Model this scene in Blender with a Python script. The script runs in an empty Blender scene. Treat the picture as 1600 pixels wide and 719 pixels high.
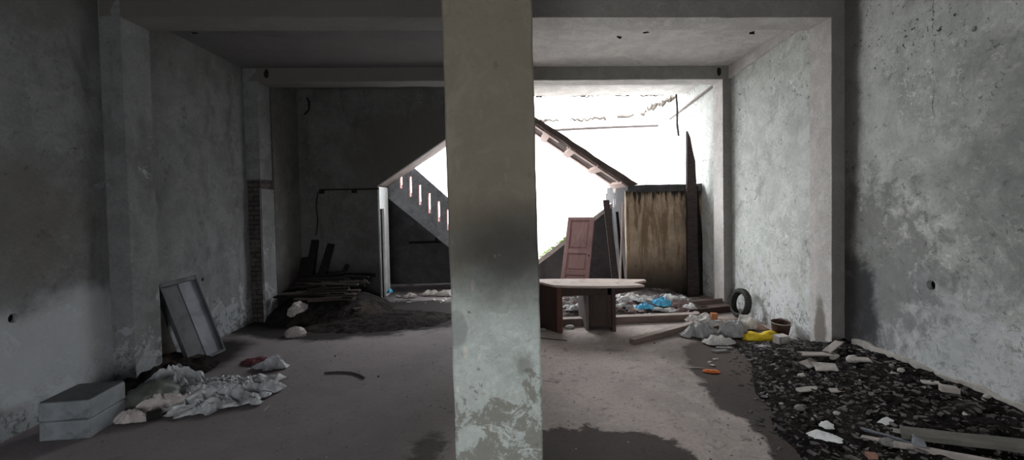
import bpy, bmesh, math, random
from mathutils import Vector, Matrix, noise
R = random.Random(7)
scene = bpy.context.scene
COL = scene.collection

# ------------------------------------------------------------------ camera
H = 1.8
FPX, PIT, YAW, ROL, SX, SY = 698.38, -.027, .046, -.019, 25.594, -26.853
fw = Vector((math.sin(YAW)*math.cos(PIT), math.cos(YAW)*math.cos(PIT), math.sin(PIT)))
r0 = Vector((math.cos(YAW), -math.sin(YAW), 0)); u0 = r0.cross(fw)
rt = math.cos(ROL)*r0 + math.sin(ROL)*u0; up = -math.sin(ROL)*r0 + math.cos(ROL)*u0
cam = bpy.data.cameras.new('camera'); co = bpy.data.objects.new('camera', cam); COL.objects.link(co)
m = Matrix((( rt.x, up.x, -fw.x), (rt.y, up.y, -fw.y), (rt.z, up.z, -fw.z))).to_4x4()
m.translation = (0, 0, H); co.matrix_world = m
cam.sensor_fit = 'HORIZONTAL'; cam.sensor_width = 36; cam.lens = FPX/1600*36
cam.shift_x = -SX/1600; cam.shift_y = SY/1600; cam.clip_start = .05; cam.clip_end = 200
scene.camera = co

# ------------------------------------------------------------------ node helpers
class NT:
    def __init__(s, name):
        s.m = bpy.data.materials.new(name); s.m.use_nodes = True; s.t = s.m.node_tree
        s.t.nodes.clear()
        s.out = s.t.nodes.new('ShaderNodeOutputMaterial'); s.b = s.t.nodes.new('ShaderNodeBsdfPrincipled')
        s.t.links.new(s.b.outputs[0], s.out.inputs[0])
        s.geo = None; s.tc = None
    def n(s, k, **kw):
        x = s.t.nodes.new(k)
        for a, v in kw.items(): setattr(x, a, v)
        return x
    def link(s, v, sock):
        if isinstance(v, bpy.types.NodeSocket): s.t.links.new(v, sock)
        else: sock.default_value = v
    def pos(s):
        if not s.geo: s.geo = s.n('ShaderNodeNewGeometry')
        return s.geo.outputs['Position']
    def obj(s):
        if not s.tc: s.tc = s.n('ShaderNodeTexCoord')
        return s.tc.outputs['Object']
    def mp(s, v, sc=(1,1,1), loc=(0,0,0), rot=(0,0,0)):
        x = s.n('ShaderNodeMapping'); s.link(v, x.inputs['Vector'])
        x.inputs['Scale'].default_value = sc; x.inputs['Location'].default_value = loc; x.inputs['Rotation'].default_value = rot
        return x.outputs[0]
    def noise(s, v, scale, det=6, rough=.6, dist=0, col=False):
        x = s.n('ShaderNodeTexNoise'); s.link(v, x.inputs['Vector']); x.inputs['Scale'].default_value = scale
        x.inputs['Detail'].default_value = det; x.inputs['Roughness'].default_value = rough; x.inputs['Distortion'].default_value = dist
        return x.outputs['Color' if col else 'Fac']
    def vor(s, v, scale, feature='F1', rand=1):
        x = s.n('ShaderNodeTexVoronoi', feature=feature); s.link(v, x.inputs['Vector']); x.inputs['Scale'].default_value = scale
        x.inputs['Randomness'].default_value = rand
        return x.outputs['Distance']
    def m_(s, op, a, b=0, c=None, clamp=False):
        x = s.n('ShaderNodeMath', operation=op, use_clamp=clamp); s.link(a, x.inputs[0]); s.link(b, x.inputs[1])
        if c is not None: s.link(c, x.inputs[2])
        return x.outputs[0]
    def mr(s, v, a, b, c=0, d=1, smooth=True):
        x = s.n('ShaderNodeMapRange'); x.interpolation_type = 'SMOOTHSTEP' if smooth else 'LINEAR'
        s.link(v, x.inputs['Value'])
        for i, q in zip(('From Min','From Max','To Min','To Max'), (a,b,c,d)): s.link(q, x.inputs[i])
        return x.outputs['Result']
    def mix(s, f, a, b, mode='MIX'):
        x = s.n('ShaderNodeMix', data_type='RGBA', blend_type=mode)
        s.link(f, x.inputs[0])
        for q, i in ((a,6),(b,7)):
            if isinstance(q, (tuple, list)): x.inputs[i].default_value = (*q[:3], 1)
            else: s.link(q, x.inputs[i])
        return x.outputs[2]
    def xyz(s, v):
        x = s.n('ShaderNodeSeparateXYZ'); s.link(v, x.inputs[0]); return x.outputs
    def add(s, a, b, k=1):
        x = s.n('ShaderNodeVectorMath', operation='MULTIPLY_ADD'); s.link(b, x.inputs[0]); x.inputs[1].default_value = (k,k,k); s.link(a, x.inputs[2])
        return x.outputs[0]
    def bump(s, h, st=.4, d=.01):
        x = s.n('ShaderNodeBump'); s.link(h, x.inputs['Height']); x.inputs['Strength'].default_value = st; x.inputs['Distance'].default_value = d
        s.link(x.outputs[0], s.b.inputs['Normal'])
    def fin(s, col, rough=.9, spec=.3, **kw):
        if isinstance(col, (tuple, list)): s.b.inputs['Base Color'].default_value = (*col[:3], 1)
        else: s.link(col, s.b.inputs['Base Color'])
        s.link(rough, s.b.inputs['Roughness']); s.b.inputs['Specular IOR Level'].default_value = spec
        for k, v in kw.items(): s.link(v, s.b.inputs[k.replace('_', ' ')])
        return s.m

def plaster(name, a, b, stain, seed=0, damp=.5, speck=.5, stainamt=.5, peelcol=None, peelh=1.2, extra=None, wscale=1.0, speckw=0, flake=.35, spk=.65):
    t = NT(name); p = t.mp(t.pos(), loc=(seed*3.1, seed*1.7, seed*2.3))
    z = t.xyz(t.pos())[2]
    big = t.noise(p, .9*wscale, 5, .6, .3); mid = t.noise(p, 4*wscale, 8, .65, .4); fine = t.noise(p, 38, 6, .7)
    c = t.mix(t.mr(big, .35, .65), a, b)
    c = t.mix(t.mr(mid, .42, .62, 0, .55), c, tuple(x*1.25 for x in a))
    st = t.noise(t.mp(p, sc=(1.6,1.6,.45)), 1.5, 9, .68, .5)
    c = t.mix(t.mr(st, .52, .7, 0, stainamt), c, stain)
    bl = t.noise(t.mp(p, sc=(1,1,1)), 7, 10, .75, .8)
    c = t.mix(t.mr(bl, .56, .66, 0, stainamt*.8), c, stain)
    c = t.mix(t.mr(fine, .35, .75, 0, .3), c, tuple(x*.55 for x in b))
    # damp / flaking zone near the floor
    if peelcol:
        pn = t.noise(p, 3.2, 12, .72, .6)
        hh = t.mr(z, 0, peelh, .16, -.06, False)
        pe = t.mr(t.m_('ADD', pn, hh), .58, .61)
        c = t.mix(t.m_('MULTIPLY', pe, .8), c, peelcol)
        dn = t.noise(p, 8, 10, .8, 1.2)
        de = t.mr(t.m_('ADD', dn, t.mr(z, 0, peelh*1.2, .1, -.1, False)), .6, .63)
        c = t.mix(t.m_('MULTIPLY', de, damp), c, tuple(x*.35 for x in stain))
    v = t.vor(p, 9); v2 = t.vor(p, 23)
    gate = t.mr(t.noise(p, 1.7, 3, .6), .42, .62)
    sp = t.m_('MULTIPLY', t.m_('LESS_THAN', v, t.m_('MULTIPLY', .13, t.noise(p, 5, 2))), gate)
    sp2 = t.m_('MULTIPLY', t.m_('LESS_THAN', v2, .16), gate)
    sps = t.m_('MAXIMUM', t.m_('MULTIPLY', sp, .6), t.m_('MULTIPLY', sp2, .25))
    c = t.mix(t.m_('MULTIPLY', sps, speck), c, (.02,.02,.018))
    if speckw:
        q = t.mp(p, sc=(1,1,.35), rot=(0,.35,0), loc=(5,2,1))
        w = t.m_('LESS_THAN', t.vor(q, 11), .12)
        c = t.mix(t.m_('MULTIPLY', w, speckw), c, (.55,.53,.48))
    # flaked paint: pale lips beside dark pits
    fq = t.noise(p, 13, 7, .72, 1.1); fg = t.mr(t.noise(p, 1.3, 4, .6), .40, .60)
    c = t.mix(t.m_('MULTIPLY', t.m_('MULTIPLY', t.mr(fq, .56, .60), fg), flake), c, tuple(min(.9, x*1.5) for x in a))
    c = t.mix(t.m_('MULTIPLY', t.m_('MULTIPLY', t.mr(fq, .40, .36), fg), flake*.9), c, tuple(x*.3 for x in stain))
    ir = t.noise(t.mp(p, loc=(9,4,2)), 19, 4, .7, .6)
    c = t.mix(t.m_('MULTIPLY', t.m_('MULTIPLY', t.mr(ir, spk, spk+.02), gate), speck), c, (.03,.03,.027))
    if extra: c = extra(t, p, c)
    h = t.m_('ADD', t.m_('MULTIPLY', mid, .6), t.m_('MULTIPLY', fine, .35)); h = t.m_('SUBTRACT', h, t.m_('MULTIPLY', sps, .5))
    t.bump(h, .5, .02)
    return t.fin(c, .92, .2)

def blob(t, cx, cy, cz, rx, ry, rz, p=None, amt=.5, sc=2.2, a=1.25, b=.75):
    """a stain or painted shadow of its own shape, its outline broken by noise"""
    d = t.mp(t.pos(), sc=(1/rx,1/ry,1/rz), loc=(-cx/rx,-cy/ry,-cz/rz))
    l = t.n('ShaderNodeVectorMath', operation='LENGTH'); t.link(d, l.inputs[0])
    nn = t.noise(t.pos(), sc, 8, .65, .4)
    v = t.m_('ADD', l.outputs['Value'], t.m_('MULTIPLY', t.m_('SUBTRACT', nn, .5), amt*2))
    return t.mr(v, b, a, 1, 0)

M = {}
def x_right(t, p, c):
    x, y, z = t.xyz(t.pos()); wob = t.m_('MULTIPLY', t.m_('SUBTRACT', t.noise(t.pos(), 4, 6, .7), .5), .12)
    dy = t.m_('ABSOLUTE', t.m_('SUBTRACT', t.m_('ADD', y, wob), 3.63))
    ck = t.m_('MULTIPLY', t.m_('MULTIPLY', t.mr(dy, .006, .002), t.mr(z, 2.3, 2.5)), t.mr(t.noise(t.pos(), 3, 3), .40, .5))
    c = t.mix(t.m_('MULTIPLY', ck, .8), c, (.07,.07,.065))
    # old damp bloom low on the wall, darker blotches towards the street end, the pilaster's shadow painted beside it
    c = t.mix(t.m_('MULTIPLY', blob(t, 3.6, 3.9, .55, 3, 1.1, .55, amt=.9, sc=3), .55), c, (.52,.55,.57))
    c = t.mix(t.m_('MULTIPLY', blob(t, 3.6, 4.3, 1.1, 3, .75, .75, amt=1.5, sc=7, a=1.3, b=.7), .62), c, (.15,.15,.148))
    c = t.mix(t.m_('MULTIPLY', t.mr(t.noise(t.pos(), 2.4, 10, .75, .8), .52, .66), .45), c, (.24,.25,.245))
    c = t.mix(t.m_('MULTIPLY', blob(t, 3.6, 2.8, 1.9, 3, .75, 1.1, amt=1.1, sc=3, a=1.5, b=.2), .65), c, (.17,.18,.18))
    c = t.mix(t.m_('MULTIPLY', blob(t, 3.6, 4.45, .35, 3, .3, .9, amt=.8, sc=3), .85), c, (.03,.03,.035))
    c = t.mix(t.m_('MULTIPLY', blob(t, 3.6, 4.62, 3.2, 3, .22, 2.6, amt=.35, sc=2), .8), c, (.06,.05,.045))
    return c
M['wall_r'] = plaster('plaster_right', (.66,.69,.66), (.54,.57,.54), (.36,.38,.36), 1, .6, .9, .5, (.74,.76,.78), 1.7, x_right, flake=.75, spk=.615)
def x_left(t, p, c):
    c = t.mix(t.m_('MULTIPLY', blob(t, -4, 3.4, 1.7, 3, 1.4, .6, amt=.8, a=1.5, b=.3), .6), c, (.085,.078,.07))
    c = t.mix(t.m_('MULTIPLY', blob(t, -4, 3.0, 4.0, 3, 4, .9, amt=.8, a=1.4, b=.5), .5), c, (.09,.09,.08))
    c = t.mix(t.m_('MULTIPLY', blob(t, -4, 4.3, .55, 3, 1.5, .45, amt=.6), .6), c, (.46,.49,.52))
    c = t.mix(t.m_('MULTIPLY', blob(t, -4, 7.9, .5, 3, .7, 1.6, amt=.6), .8), c, (.04,.035,.035))
    return c
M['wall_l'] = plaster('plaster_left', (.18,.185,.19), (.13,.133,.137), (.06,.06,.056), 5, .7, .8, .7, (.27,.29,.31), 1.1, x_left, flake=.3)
def x_part(t, p, c):
    c = t.mix(t.m_('MULTIPLY', blob(t, -1.2, 8.3, 2.6, 1.6, 3, .9, amt=.5), .8), c, (.07,.065,.06))
    c = t.mix(t.m_('MULTIPLY', blob(t, -2.9, 8.3, 0, 2.2, 3, .75, amt=.4), .85), c, (.04,.035,.035))
    return c
M['wall_p'] = plaster('plaster_sooty', (.105,.105,.103), (.078,.078,.076), (.045,.043,.042), 9, .6, .5, .6, None, 1, x_part)
def left_dark(t, c, k, dark):
    # overhead surfaces get darker towards the left bay
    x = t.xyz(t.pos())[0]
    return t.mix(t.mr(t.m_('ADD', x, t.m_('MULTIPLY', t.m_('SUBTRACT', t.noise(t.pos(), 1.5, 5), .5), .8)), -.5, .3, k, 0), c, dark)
M['ceil'] = plaster('ceiling_concrete', (.66,.64,.62), (.58,.56,.54), (.42,.40,.38), 12, .3, .4, .35, None, 1, lambda t, p, c: left_dark(t, c, .9, (.075,.072,.075)))
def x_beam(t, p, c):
    # shade and soot on the street-facing faces are painted brown-black
    c = left_dark(t, c, .85, (.10,.098,.095))
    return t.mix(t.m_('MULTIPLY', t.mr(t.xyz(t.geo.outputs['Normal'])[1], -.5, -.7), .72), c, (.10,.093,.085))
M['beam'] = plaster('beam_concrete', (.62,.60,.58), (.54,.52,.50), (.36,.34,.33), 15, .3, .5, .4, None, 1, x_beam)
def x_pil(t, p, c):
    z = t.xyz(t.pos())[2]
    nn = t.noise(t.pos(), 3, 5, .6)
    zz = t.m_('ADD', z, t.m_('MULTIPLY', t.m_('SUBTRACT', nn, .5), .7))
    c = t.mix(t.mr(zz, 1.2, 1.75, 0, .88), c, (.118,.098,.068))
    c = t.mix(t.m_('MULTIPLY', t.mr(t.noise(t.pos(), 2.6, 8, .7, .8), .5, .62), t.mr(z, 1.6, 2.0, 0, .5)), c, (.20,.185,.15))
    c = t.mix(t.m_('MULTIPLY', blob(t, .02, 2.2, 1.54, .42, 1, .26, amt=.3, sc=3, a=1.5, b=.2), .85), c, (.03,.029,.028))
    er = t.noise(t.pos(), 7, 12, .78, .6)
    e = t.m_('MULTIPLY', t.mr(t.m_('ADD', er, t.mr(z, .55, 1.15, .05, -.12)), .49, .54), 1)
    c = t.mix(t.m_('MULTIPLY', e, .8), c, (.16,.155,.13))
    c = t.mix(t.m_('MULTIPLY', blob(t, -.27, 2.2, 1.17, .06, 1, .09, amt=.35, sc=9, a=1.15, b=.85), .5), c, (.14,.15,.14))
    c = t.mix(t.m_('MULTIPLY', blob(t, .07, 2.2, .98, .05, 1, .06, amt=.9, sc=16, a=1.4, b=.5), .6), c, (.14,.14,.13))
    return c
M['pillar'] = plaster('pillar_render', (.40,.44,.42), (.33,.37,.35), (.22,.24,.22), 21, .3, .9, .35, None, 1, x_pil, 2.0, .8)
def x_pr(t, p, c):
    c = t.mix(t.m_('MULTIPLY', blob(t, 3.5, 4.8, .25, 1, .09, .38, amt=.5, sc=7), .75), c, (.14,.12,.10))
    # street-facing faces: the weak light there is put into a darker colour
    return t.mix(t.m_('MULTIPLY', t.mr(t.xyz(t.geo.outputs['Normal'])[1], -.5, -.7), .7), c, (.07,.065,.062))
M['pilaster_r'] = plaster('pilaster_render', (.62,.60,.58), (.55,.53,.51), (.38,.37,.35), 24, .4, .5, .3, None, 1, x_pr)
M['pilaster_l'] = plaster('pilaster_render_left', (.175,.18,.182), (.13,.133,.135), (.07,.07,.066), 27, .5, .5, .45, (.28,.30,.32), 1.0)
M['pale'] = plaster('courtyard_plaster', (.80,.82,.82), (.72,.75,.76), (.5,.54,.55), 30, .3, .5, .3)
M['white'] = plaster('limewash_white', (.82,.82,.80), (.76,.77,.76), (.62,.63,.60), 33, .1, .2, .25)
def x_stain(t, p, c):
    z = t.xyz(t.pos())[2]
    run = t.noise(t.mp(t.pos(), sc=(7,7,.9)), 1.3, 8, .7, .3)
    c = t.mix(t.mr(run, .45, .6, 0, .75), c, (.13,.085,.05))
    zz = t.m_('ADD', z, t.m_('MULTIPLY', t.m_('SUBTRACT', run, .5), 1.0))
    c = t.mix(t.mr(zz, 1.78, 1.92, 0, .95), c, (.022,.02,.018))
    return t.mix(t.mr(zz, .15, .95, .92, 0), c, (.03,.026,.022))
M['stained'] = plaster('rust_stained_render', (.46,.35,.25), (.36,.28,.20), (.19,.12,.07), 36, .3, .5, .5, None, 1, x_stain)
M['dark_conc'] = plaster('smoked_concrete', (.085,.082,.085), (.06,.058,.062), (.035,.033,.035), 40, .3, .5, .5)
M['grey_conc'] = plaster('weathered_concrete', (.30,.31,.33), (.22,.23,.25), (.10,.10,.11), 43, .3, .8, .6, None, 1, None, 2)
M['skirt'] = plaster('cement_skirting', (.50,.48,.44), (.42,.40,.37), (.22,.21,.19), 46, .3, .6, .5, None, 1, None, 2)
M['mauve_conc'] = plaster('raw_soffit_concrete', (.30,.26,.25), (.24,.21,.20), (.13,.11,.11), 49, .3, .4, .4, None, 1, None, 2)

def floor_mat():
    t = NT('floor_screed'); p = t.pos(); x, y, z = t.xyz(p)
    big = t.noise(p, .8, 6, .6, .4); mid = t.noise(p, 3.5, 10, .7, .5); fine = t.noise(p, 30, 8, .75)
    c = t.mix(t.mr(big, .35, .65), (.52,.45,.42), (.38,.335,.315))
    c = t.mix(t.mr(mid, .45, .65, 0, .6), c, (.54,.48,.45))
    c = t.mix(t.mr(t.noise(p, 6, 10, .75, .9), .54, .66, 0, .7), c, (.17,.14,.125))
    c = t.mix(t.mr(fine, .4, .75, 0, .35), c, (.08,.07,.065))
    # floor colour goes darker and greyer towards the west bay
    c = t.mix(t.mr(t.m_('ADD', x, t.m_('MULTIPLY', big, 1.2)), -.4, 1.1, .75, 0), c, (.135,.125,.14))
    sp = t.m_('MULTIPLY', t.m_('LESS_THAN', t.vor(p, 14), .08), t.mr(t.noise(p, 1.9, 3), .5, .6))
    c = t.mix(t.m_('MULTIPLY', sp, .8), c, (.5,.48,.45))
    sd = t.m_('MULTIPLY', t.m_('LESS_THAN', t.vor(t.mp(p, loc=(3,3,3)), 10), .1), t.mr(t.noise(p, 1.3, 3), .4, .55))
    c = t.mix(t.m_('MULTIPLY', sd, .8), c, (.03,.028,.026))
    wet = blob(t, .55, 2.75, 0, .78, .72, 1, amt=.34, sc=3.6, a=1.03, b=.95)
    for a in ((2.75,3.9,0,.95,1.75,1),(2.3,2.6,0,.55,.9,1)):
        wet = t.m_('MAXIMUM', wet, blob(t, *a, amt=.3, sc=2.2, a=1.04, b=.96))
    for a in ((-.62,3.25,0,.16,.22,1),(-.42,2.85,0,.16,.2,1),(-1.75,3.0,0,.12,.1,1)):
        wet = t.m_('MAXIMUM', wet, t.m_('MULTIPLY', blob(t, *a, amt=1.3, sc=9, a=1.2, b=.5), .7))
    c = t.mix(t.m_('MULTIPLY', wet, .9), c, (.026,.019,.016))
    c = t.mix(t.m_('MULTIPLY', blob(t, 2.6, 4.9, 0, .9, .8, 1, amt=.5, sc=3, a=1.3, b=.5), .6), c, (.10,.075,.065))
    burnt = blob(t, -2.4, 7.2, 0, 2.2, 1.15, 1, amt=.35, sc=1.8, a=1.08, b=.9)
    burnt = t.m_('MAXIMUM', burnt, blob(t, -3.75, 5.4, 0, .5, .8, 1, amt=.4, sc=2))
    burnt = t.m_('MAXIMUM', burnt, blob(t, -.2, 7.5, 0, 1.2, .9, 1, amt=.4, sc=2))
    c = t.mix(t.m_('MULTIPLY', burnt, .93), c, (.016,.014,.014))
    t.bump(t.m_('ADD', mid, t.m_('MULTIPLY', fine, .5)), .5, .02)
    return t.fin(c, t.mr(wet, 0, 1, .95, .75), .12)
M['floor'] = floor_mat()

def simple(name, a, b, rough=.85, sc=12, spec=.3, bump=.3, bs=.01, grain=None, stain=None, **kw):
    t = NT(name); o = t.obj()
    v = t.mp(o, sc=grain) if grain else o
    n1 = t.noise(v, sc, 8, .65, .5); n2 = t.noise(o, sc*4, 5, .7)
    c = t.mix(t.mr(n1, .35, .65), a, b)
    if stain: c = t.mix(t.mr(t.noise(o, sc*.5, 8, .7, .5), .52, .64, 0, .8), c, stain)
    t.bump(t.m_('ADD', n1, t.m_('MULTIPLY', n2, .4)), bump, bs)
    return t.fin(c, rough, spec, **kw)
M['wood_pink'] = simple('weathered_tabletop', (.56,.47,.42), (.44,.36,.32), .75, 4, grain=(1,8,8), stain=(.30,.24,.21))
M['wood_dark'] = simple('dark_veneer', (.055,.03,.026), (.035,.02,.018), .6, 5, grain=(6,6,1))
M['wood_grey'] = simple('lit_side_ply', (.17,.14,.13), (.12,.10,.095), .8, 5, grain=(6,6,1))  # lit look of the desk's side panel put into a paler grey
M['wood_red'] = simple('reddish_wood_edge', (.15,.06,.04), (.09,.04,.03), .6, 5, grain=(6,6,1))
M['door'] = simple('faded_brown_pink_paint', (.36,.215,.205), (.29,.17,.165), .6, 5, grain=(3,3,1), stain=(.22,.13,.12))
M['timber'] = simple('brown_beam_wood', (.20,.145,.125), (.13,.095,.085), .8, 6, grain=(1,10,10))
M['timber_top'] = simple('pale_beam_wood', (.40,.34,.31), (.30,.25,.23), .85, 6, grain=(1,10,10))  # upper faces of the floor timbers, paler than their sides
M['batten'] = simple('pale_pink_batten', (.55,.42,.38), (.44,.33,.30), .8, 8, grain=(1,8,8))
M['char'] = simple('charred_wood', (.022,.019,.018), (.010,.009,.009), .95, 9, .08, grain=(1,8,8), bump=.6)
M['char_grey'] = simple('ash_greyed_wood', (.075,.06,.057), (.04,.033,.032), .95, 9, .08, grain=(1,8,8), bump=.6)
M['rubber'] = simple('worn_rubber', (.045,.045,.042), (.025,.025,.024), .75, 20)
M['rust'] = simple('rusty_metal', (.085,.045,.035), (.05,.03,.026), .8, 14, stain=(.16,.09,.06))
M['iron'] = simple('dark_iron', (.04,.032,.028), (.025,.02,.02), .8, 14)
M['yellow'] = simple('yellow_plastic', (.85,.62,.02), (.70,.48,.01), .45, 9, .5, .2)
M['sack'] = simple('woven_white_sack', (.62,.60,.57), (.46,.45,.44), .75, 8, stain=(.20,.19,.18))
M['sack_grey'] = simple('grey_plastic_bag', (.33,.33,.33), (.20,.20,.205), .55, 6, .5, stain=(.10,.10,.10))
M['sheet'] = simple('dusty_clear_sheet', (.42,.44,.46), (.27,.28,.30), .38, 5, .6, .5, .02, stain=(.13,.13,.14))
M['dull_sheet'] = simple('dull_clear_sheet', (.42,.38,.37), (.30,.27,.27), .5, 5, .5, .5, .02, stain=(.15,.13,.13))
M['bag_dark'] = simple('dark_green_bag', (.085,.095,.085), (.05,.055,.05), .5, 5, .5, stain=(.12,.13,.10))
M['paper'] = simple('white_paper', (.88,.89,.89), (.78,.79,.80), .8, 6)
M['blue'] = simple('bright_blue_plastic', (.05,.36,.62), (.12,.48,.70), .4, 9, .5)
M['orange'] = simple('orange_plastic', (.60,.15,.03), (.42,.10,.025), .6, 12)
M['carton'] = simple('orange_brown_card', (.42,.17,.08), (.32,.13,.07), .8, 12)
M['red'] = simple('dull_red_cloth', (.13,.035,.045), (.09,.03,.035), .9, 8)
M['foam'] = simple('grey_block', (.235,.255,.275), (.18,.195,.21), .85, 6, stain=(.11,.12,.13))
M['foam_top'] = simple('dark_grey_block', (.085,.09,.10), (.06,.065,.07), .9, 6, stain=(.04,.04,.045))  # top of the upper block, darker than its sides
M['tray'] = simple('grey_painted_metal', (.075,.083,.093), (.05,.056,.066), .6, 5, stain=(.03,.033,.036))
M['tray_light'] = simple('pale_grey_metal', (.17,.185,.215), (.12,.13,.15), .6, 5, stain=(.12,.13,.15))
M['board_brown'] = simple('brown_grey_board', (.15,.145,.13), (.10,.098,.088), .85, 5)
M['stone'] = simple('pale_rubble', (.50,.47,.44), (.36,.34,.32), .9, 14, stain=(.20,.19,.18))
M['stone_grey'] = simple('grey_rubble', (.22,.215,.21), (.14,.135,.13), .9, 14, stain=(.06,.06,.06))
M['tile'] = simple('dusty_tile', (.42,.38,.35), (.32,.29,.27), .8, 8, stain=(.2,.18,.17))
M['brick_red'] = simple('broken_brick', (.36,.20,.15), (.26,.14,.11), .9, 14)
M['cloth_brown'] = simple('brown_mauve_cloth', (.22,.15,.145), (.14,.10,.10), .9, 8, stain=(.4,.33,.31))
M['cloth_grey'] = simple('grey_rag', (.34,.32,.32), (.22,.21,.21), .9, 8, stain=(.1,.09,.09))
M['slot_red'] = simple('pink_red_paint', (.62,.22,.19), (.75,.50,.48), .8, 20, stain=(.7,.6,.58))
M['moss'] = simple('moss', (.16,.30,.08), (.35,.42,.20), .95, 20, bump=.8)
M['leaf'] = simple('leaf_green', (.14,.34,.10), (.24,.45,.2), .6, 10)
M['twig'] = simple('dark_twig', (.06,.05,.04), (.04,.035,.03), .9, 10)
M['black'] = simple('black_hollow', (.012,.011,.011), (.008,.008,.008), .95, 10)
M['crumb'] = simple('ash_grit', (.17,.16,.155), (.05,.045,.043), .95, 3, .1)
M['smoked_brown'] = simple('smoked_brown_concrete', (.115,.088,.082), (.08,.062,.058), .95, 3, .1)
M['litter_bed'] = simple('trampled_dirt', (.16,.14,.135), (.08,.07,.068), .95, 6, .1, 1, .04, stain=(.32,.30,.29))
M['rust_sheet'] = simple('rusty_brown_sheet', (.20,.12,.085), (.13,.08,.06), .85, 4, stain=(.30,.21,.16))
def ash_mat():
    t = NT('black_ash'); p = t.pos()
    n1 = t.noise(p, 9, 12, .75, .8); n2 = t.noise(p, 40, 8, .8)
    c = t.mix(t.mr(n1, .38, .62), (.010,.009,.010), (.036,.031,.029))
    c = t.mix(t.mr(t.noise(p, 2.2, 6, .7), .52, .66, 0, .6), c, (.075,.062,.052))
    c = t.mix(t.mr(n2, .56, .68, 0, .7), c, (.15,.14,.135))
    t.bump(t.m_('ADD', n1, t.m_('MULTIPLY', n2, .6)), 1, .035)
    return t.fin(c, .95, .04)
M['ash'] = ash_mat()
def brick_mat():
    t = NT('exposed_brick'); p = t.pos(); x, y, z = t.xyz(p)
    cb = t.n('ShaderNodeCombineXYZ'); t.link(t.m_('ADD', x, y), cb.inputs[0]); t.link(z, cb.inputs[1])
    b = t.n('ShaderNodeTexBrick'); t.link(cb.outputs[0], b.inputs['Vector']); b.inputs['Scale'].default_value = 5
    b.inputs['Brick Width'].default_value = .9; b.inputs['Row Height'].default_value = .36; b.inputs['Mortar Size'].default_value = .05
    b.inputs['Color1'].default_value = (.07,.055,.05,1); b.inputs['Color2'].default_value = (.045,.038,.036,1); b.inputs['Mortar'].default_value = (.02,.02,.02,1)
    c = t.mix(t.mr(t.noise(p, 5, 8, .7), .5, .65, 0, .5), b.outputs['Color'], (.10,.095,.09))
    t.bump(b.outputs['Fac'], -.6, .01)
    return t.fin(c, .9, .2)
M['brick'] = brick_mat()

# ------------------------------------------------------------------ mesh helpers
def obj(name, bm, mat, parent=None, bevel=0, smooth=False, seg=1, kind=None, loc=None):
    me = bpy.data.meshes.new(name); bm.normal_update(); bm.to_mesh(me); bm.free()
    if smooth:
        for f in me.polygons: f.use_smooth = True
    me.materials.append(M[mat] if isinstance(mat, str) else mat)
    o = bpy.data.objects.new(name, me); COL.objects.link(o)
    if parent: o.parent = parent
    if kind: o['kind'] = kind
    if loc is not None: o.location = loc
    if bevel:
        b = o.modifiers.new('bevel', 'BEVEL'); b.width = bevel; b.segments = seg; b.limit_method = 'ANGLE'
    return o
def tag(o, label, cat, group=None, kind=None):
    o['label'] = label; o['category'] = cat
    if group: o['group'] = group
    if kind: o['kind'] = kind
    return o
def empty(name, loc, label, cat, group=None, rz=0):
    o = bpy.data.objects.new(name, None); COL.objects.link(o); o.location = loc; o.rotation_euler.z = rz; o.empty_display_size = .1
    return tag(o, label, cat, group)
def box(bm, x0, x1, y0, y1, z0, z1, mt=None):
    v = [bm.verts.new(((x0,x1)[i&1], (y0,y1)[(i>>1)&1], (z0,z1)[i>>2])) for i in range(8)]
    if mt:
        for q in v: q.co = mt @ q.co
    for f in ((0,2,3,1),(4,5,7,6),(0,1,5,4),(2,6,7,3),(0,4,6,2),(1,3,7,5)): bm.faces.new([v[i] for i in f])
    return v
def B(*a, **k):
    bm = bmesh.new(); box(bm, *a, **k); return bm
def prism(pts, d0, d1, axis='y', bm=None):
    """pts: outline in the plane across the axis; axis y -> (x,z), z -> (x,y), x -> (y,z)"""
    bm = bm or bmesh.new()
    def mk(p, d): return {'y': (p[0], d, p[1]), 'z': (p[0], p[1], d), 'x': (d, p[0], p[1])}[axis]
    a = [bm.verts.new(mk(p, d0)) for p in pts]; b = [bm.verts.new(mk(p, d1)) for p in pts]
    bm.faces.new(a); bm.faces.new(b[::-1]); n = len(pts)
    for i in range(n): bm.faces.new((a[i], b[i], b[(i+1)%n], a[(i+1)%n]))
    bmesh.ops.recalc_face_normals(bm, faces=bm.faces)
    return bm
def rough(bm, size=.12, amp=.006, seed=0):
    """cut into small faces and wobble so poured concrete edges are not ruler-straight"""
    for ax in range(3):
        lo = min(v.co[ax] for v in bm.verts); hi = max(v.co[ax] for v in bm.verts)
        n = int((hi-lo)/size)
        for i in range(1, n+1):
            c = lo + (hi-lo)*i/(n+1); no = [0,0,0]; no[ax] = 1; pc = [0,0,0]; pc[ax] = c
            bmesh.ops.bisect_plane(bm, geom=bm.verts[:]+bm.edges[:]+bm.faces[:], plane_co=pc, plane_no=no)
    for v in bm.verts:
        v.co += noise.noise_vector(v.co*5+Vector((seed,seed,0)))*amp + noise.noise_vector(v.co*17)*amp*.4
    return bm
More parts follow.
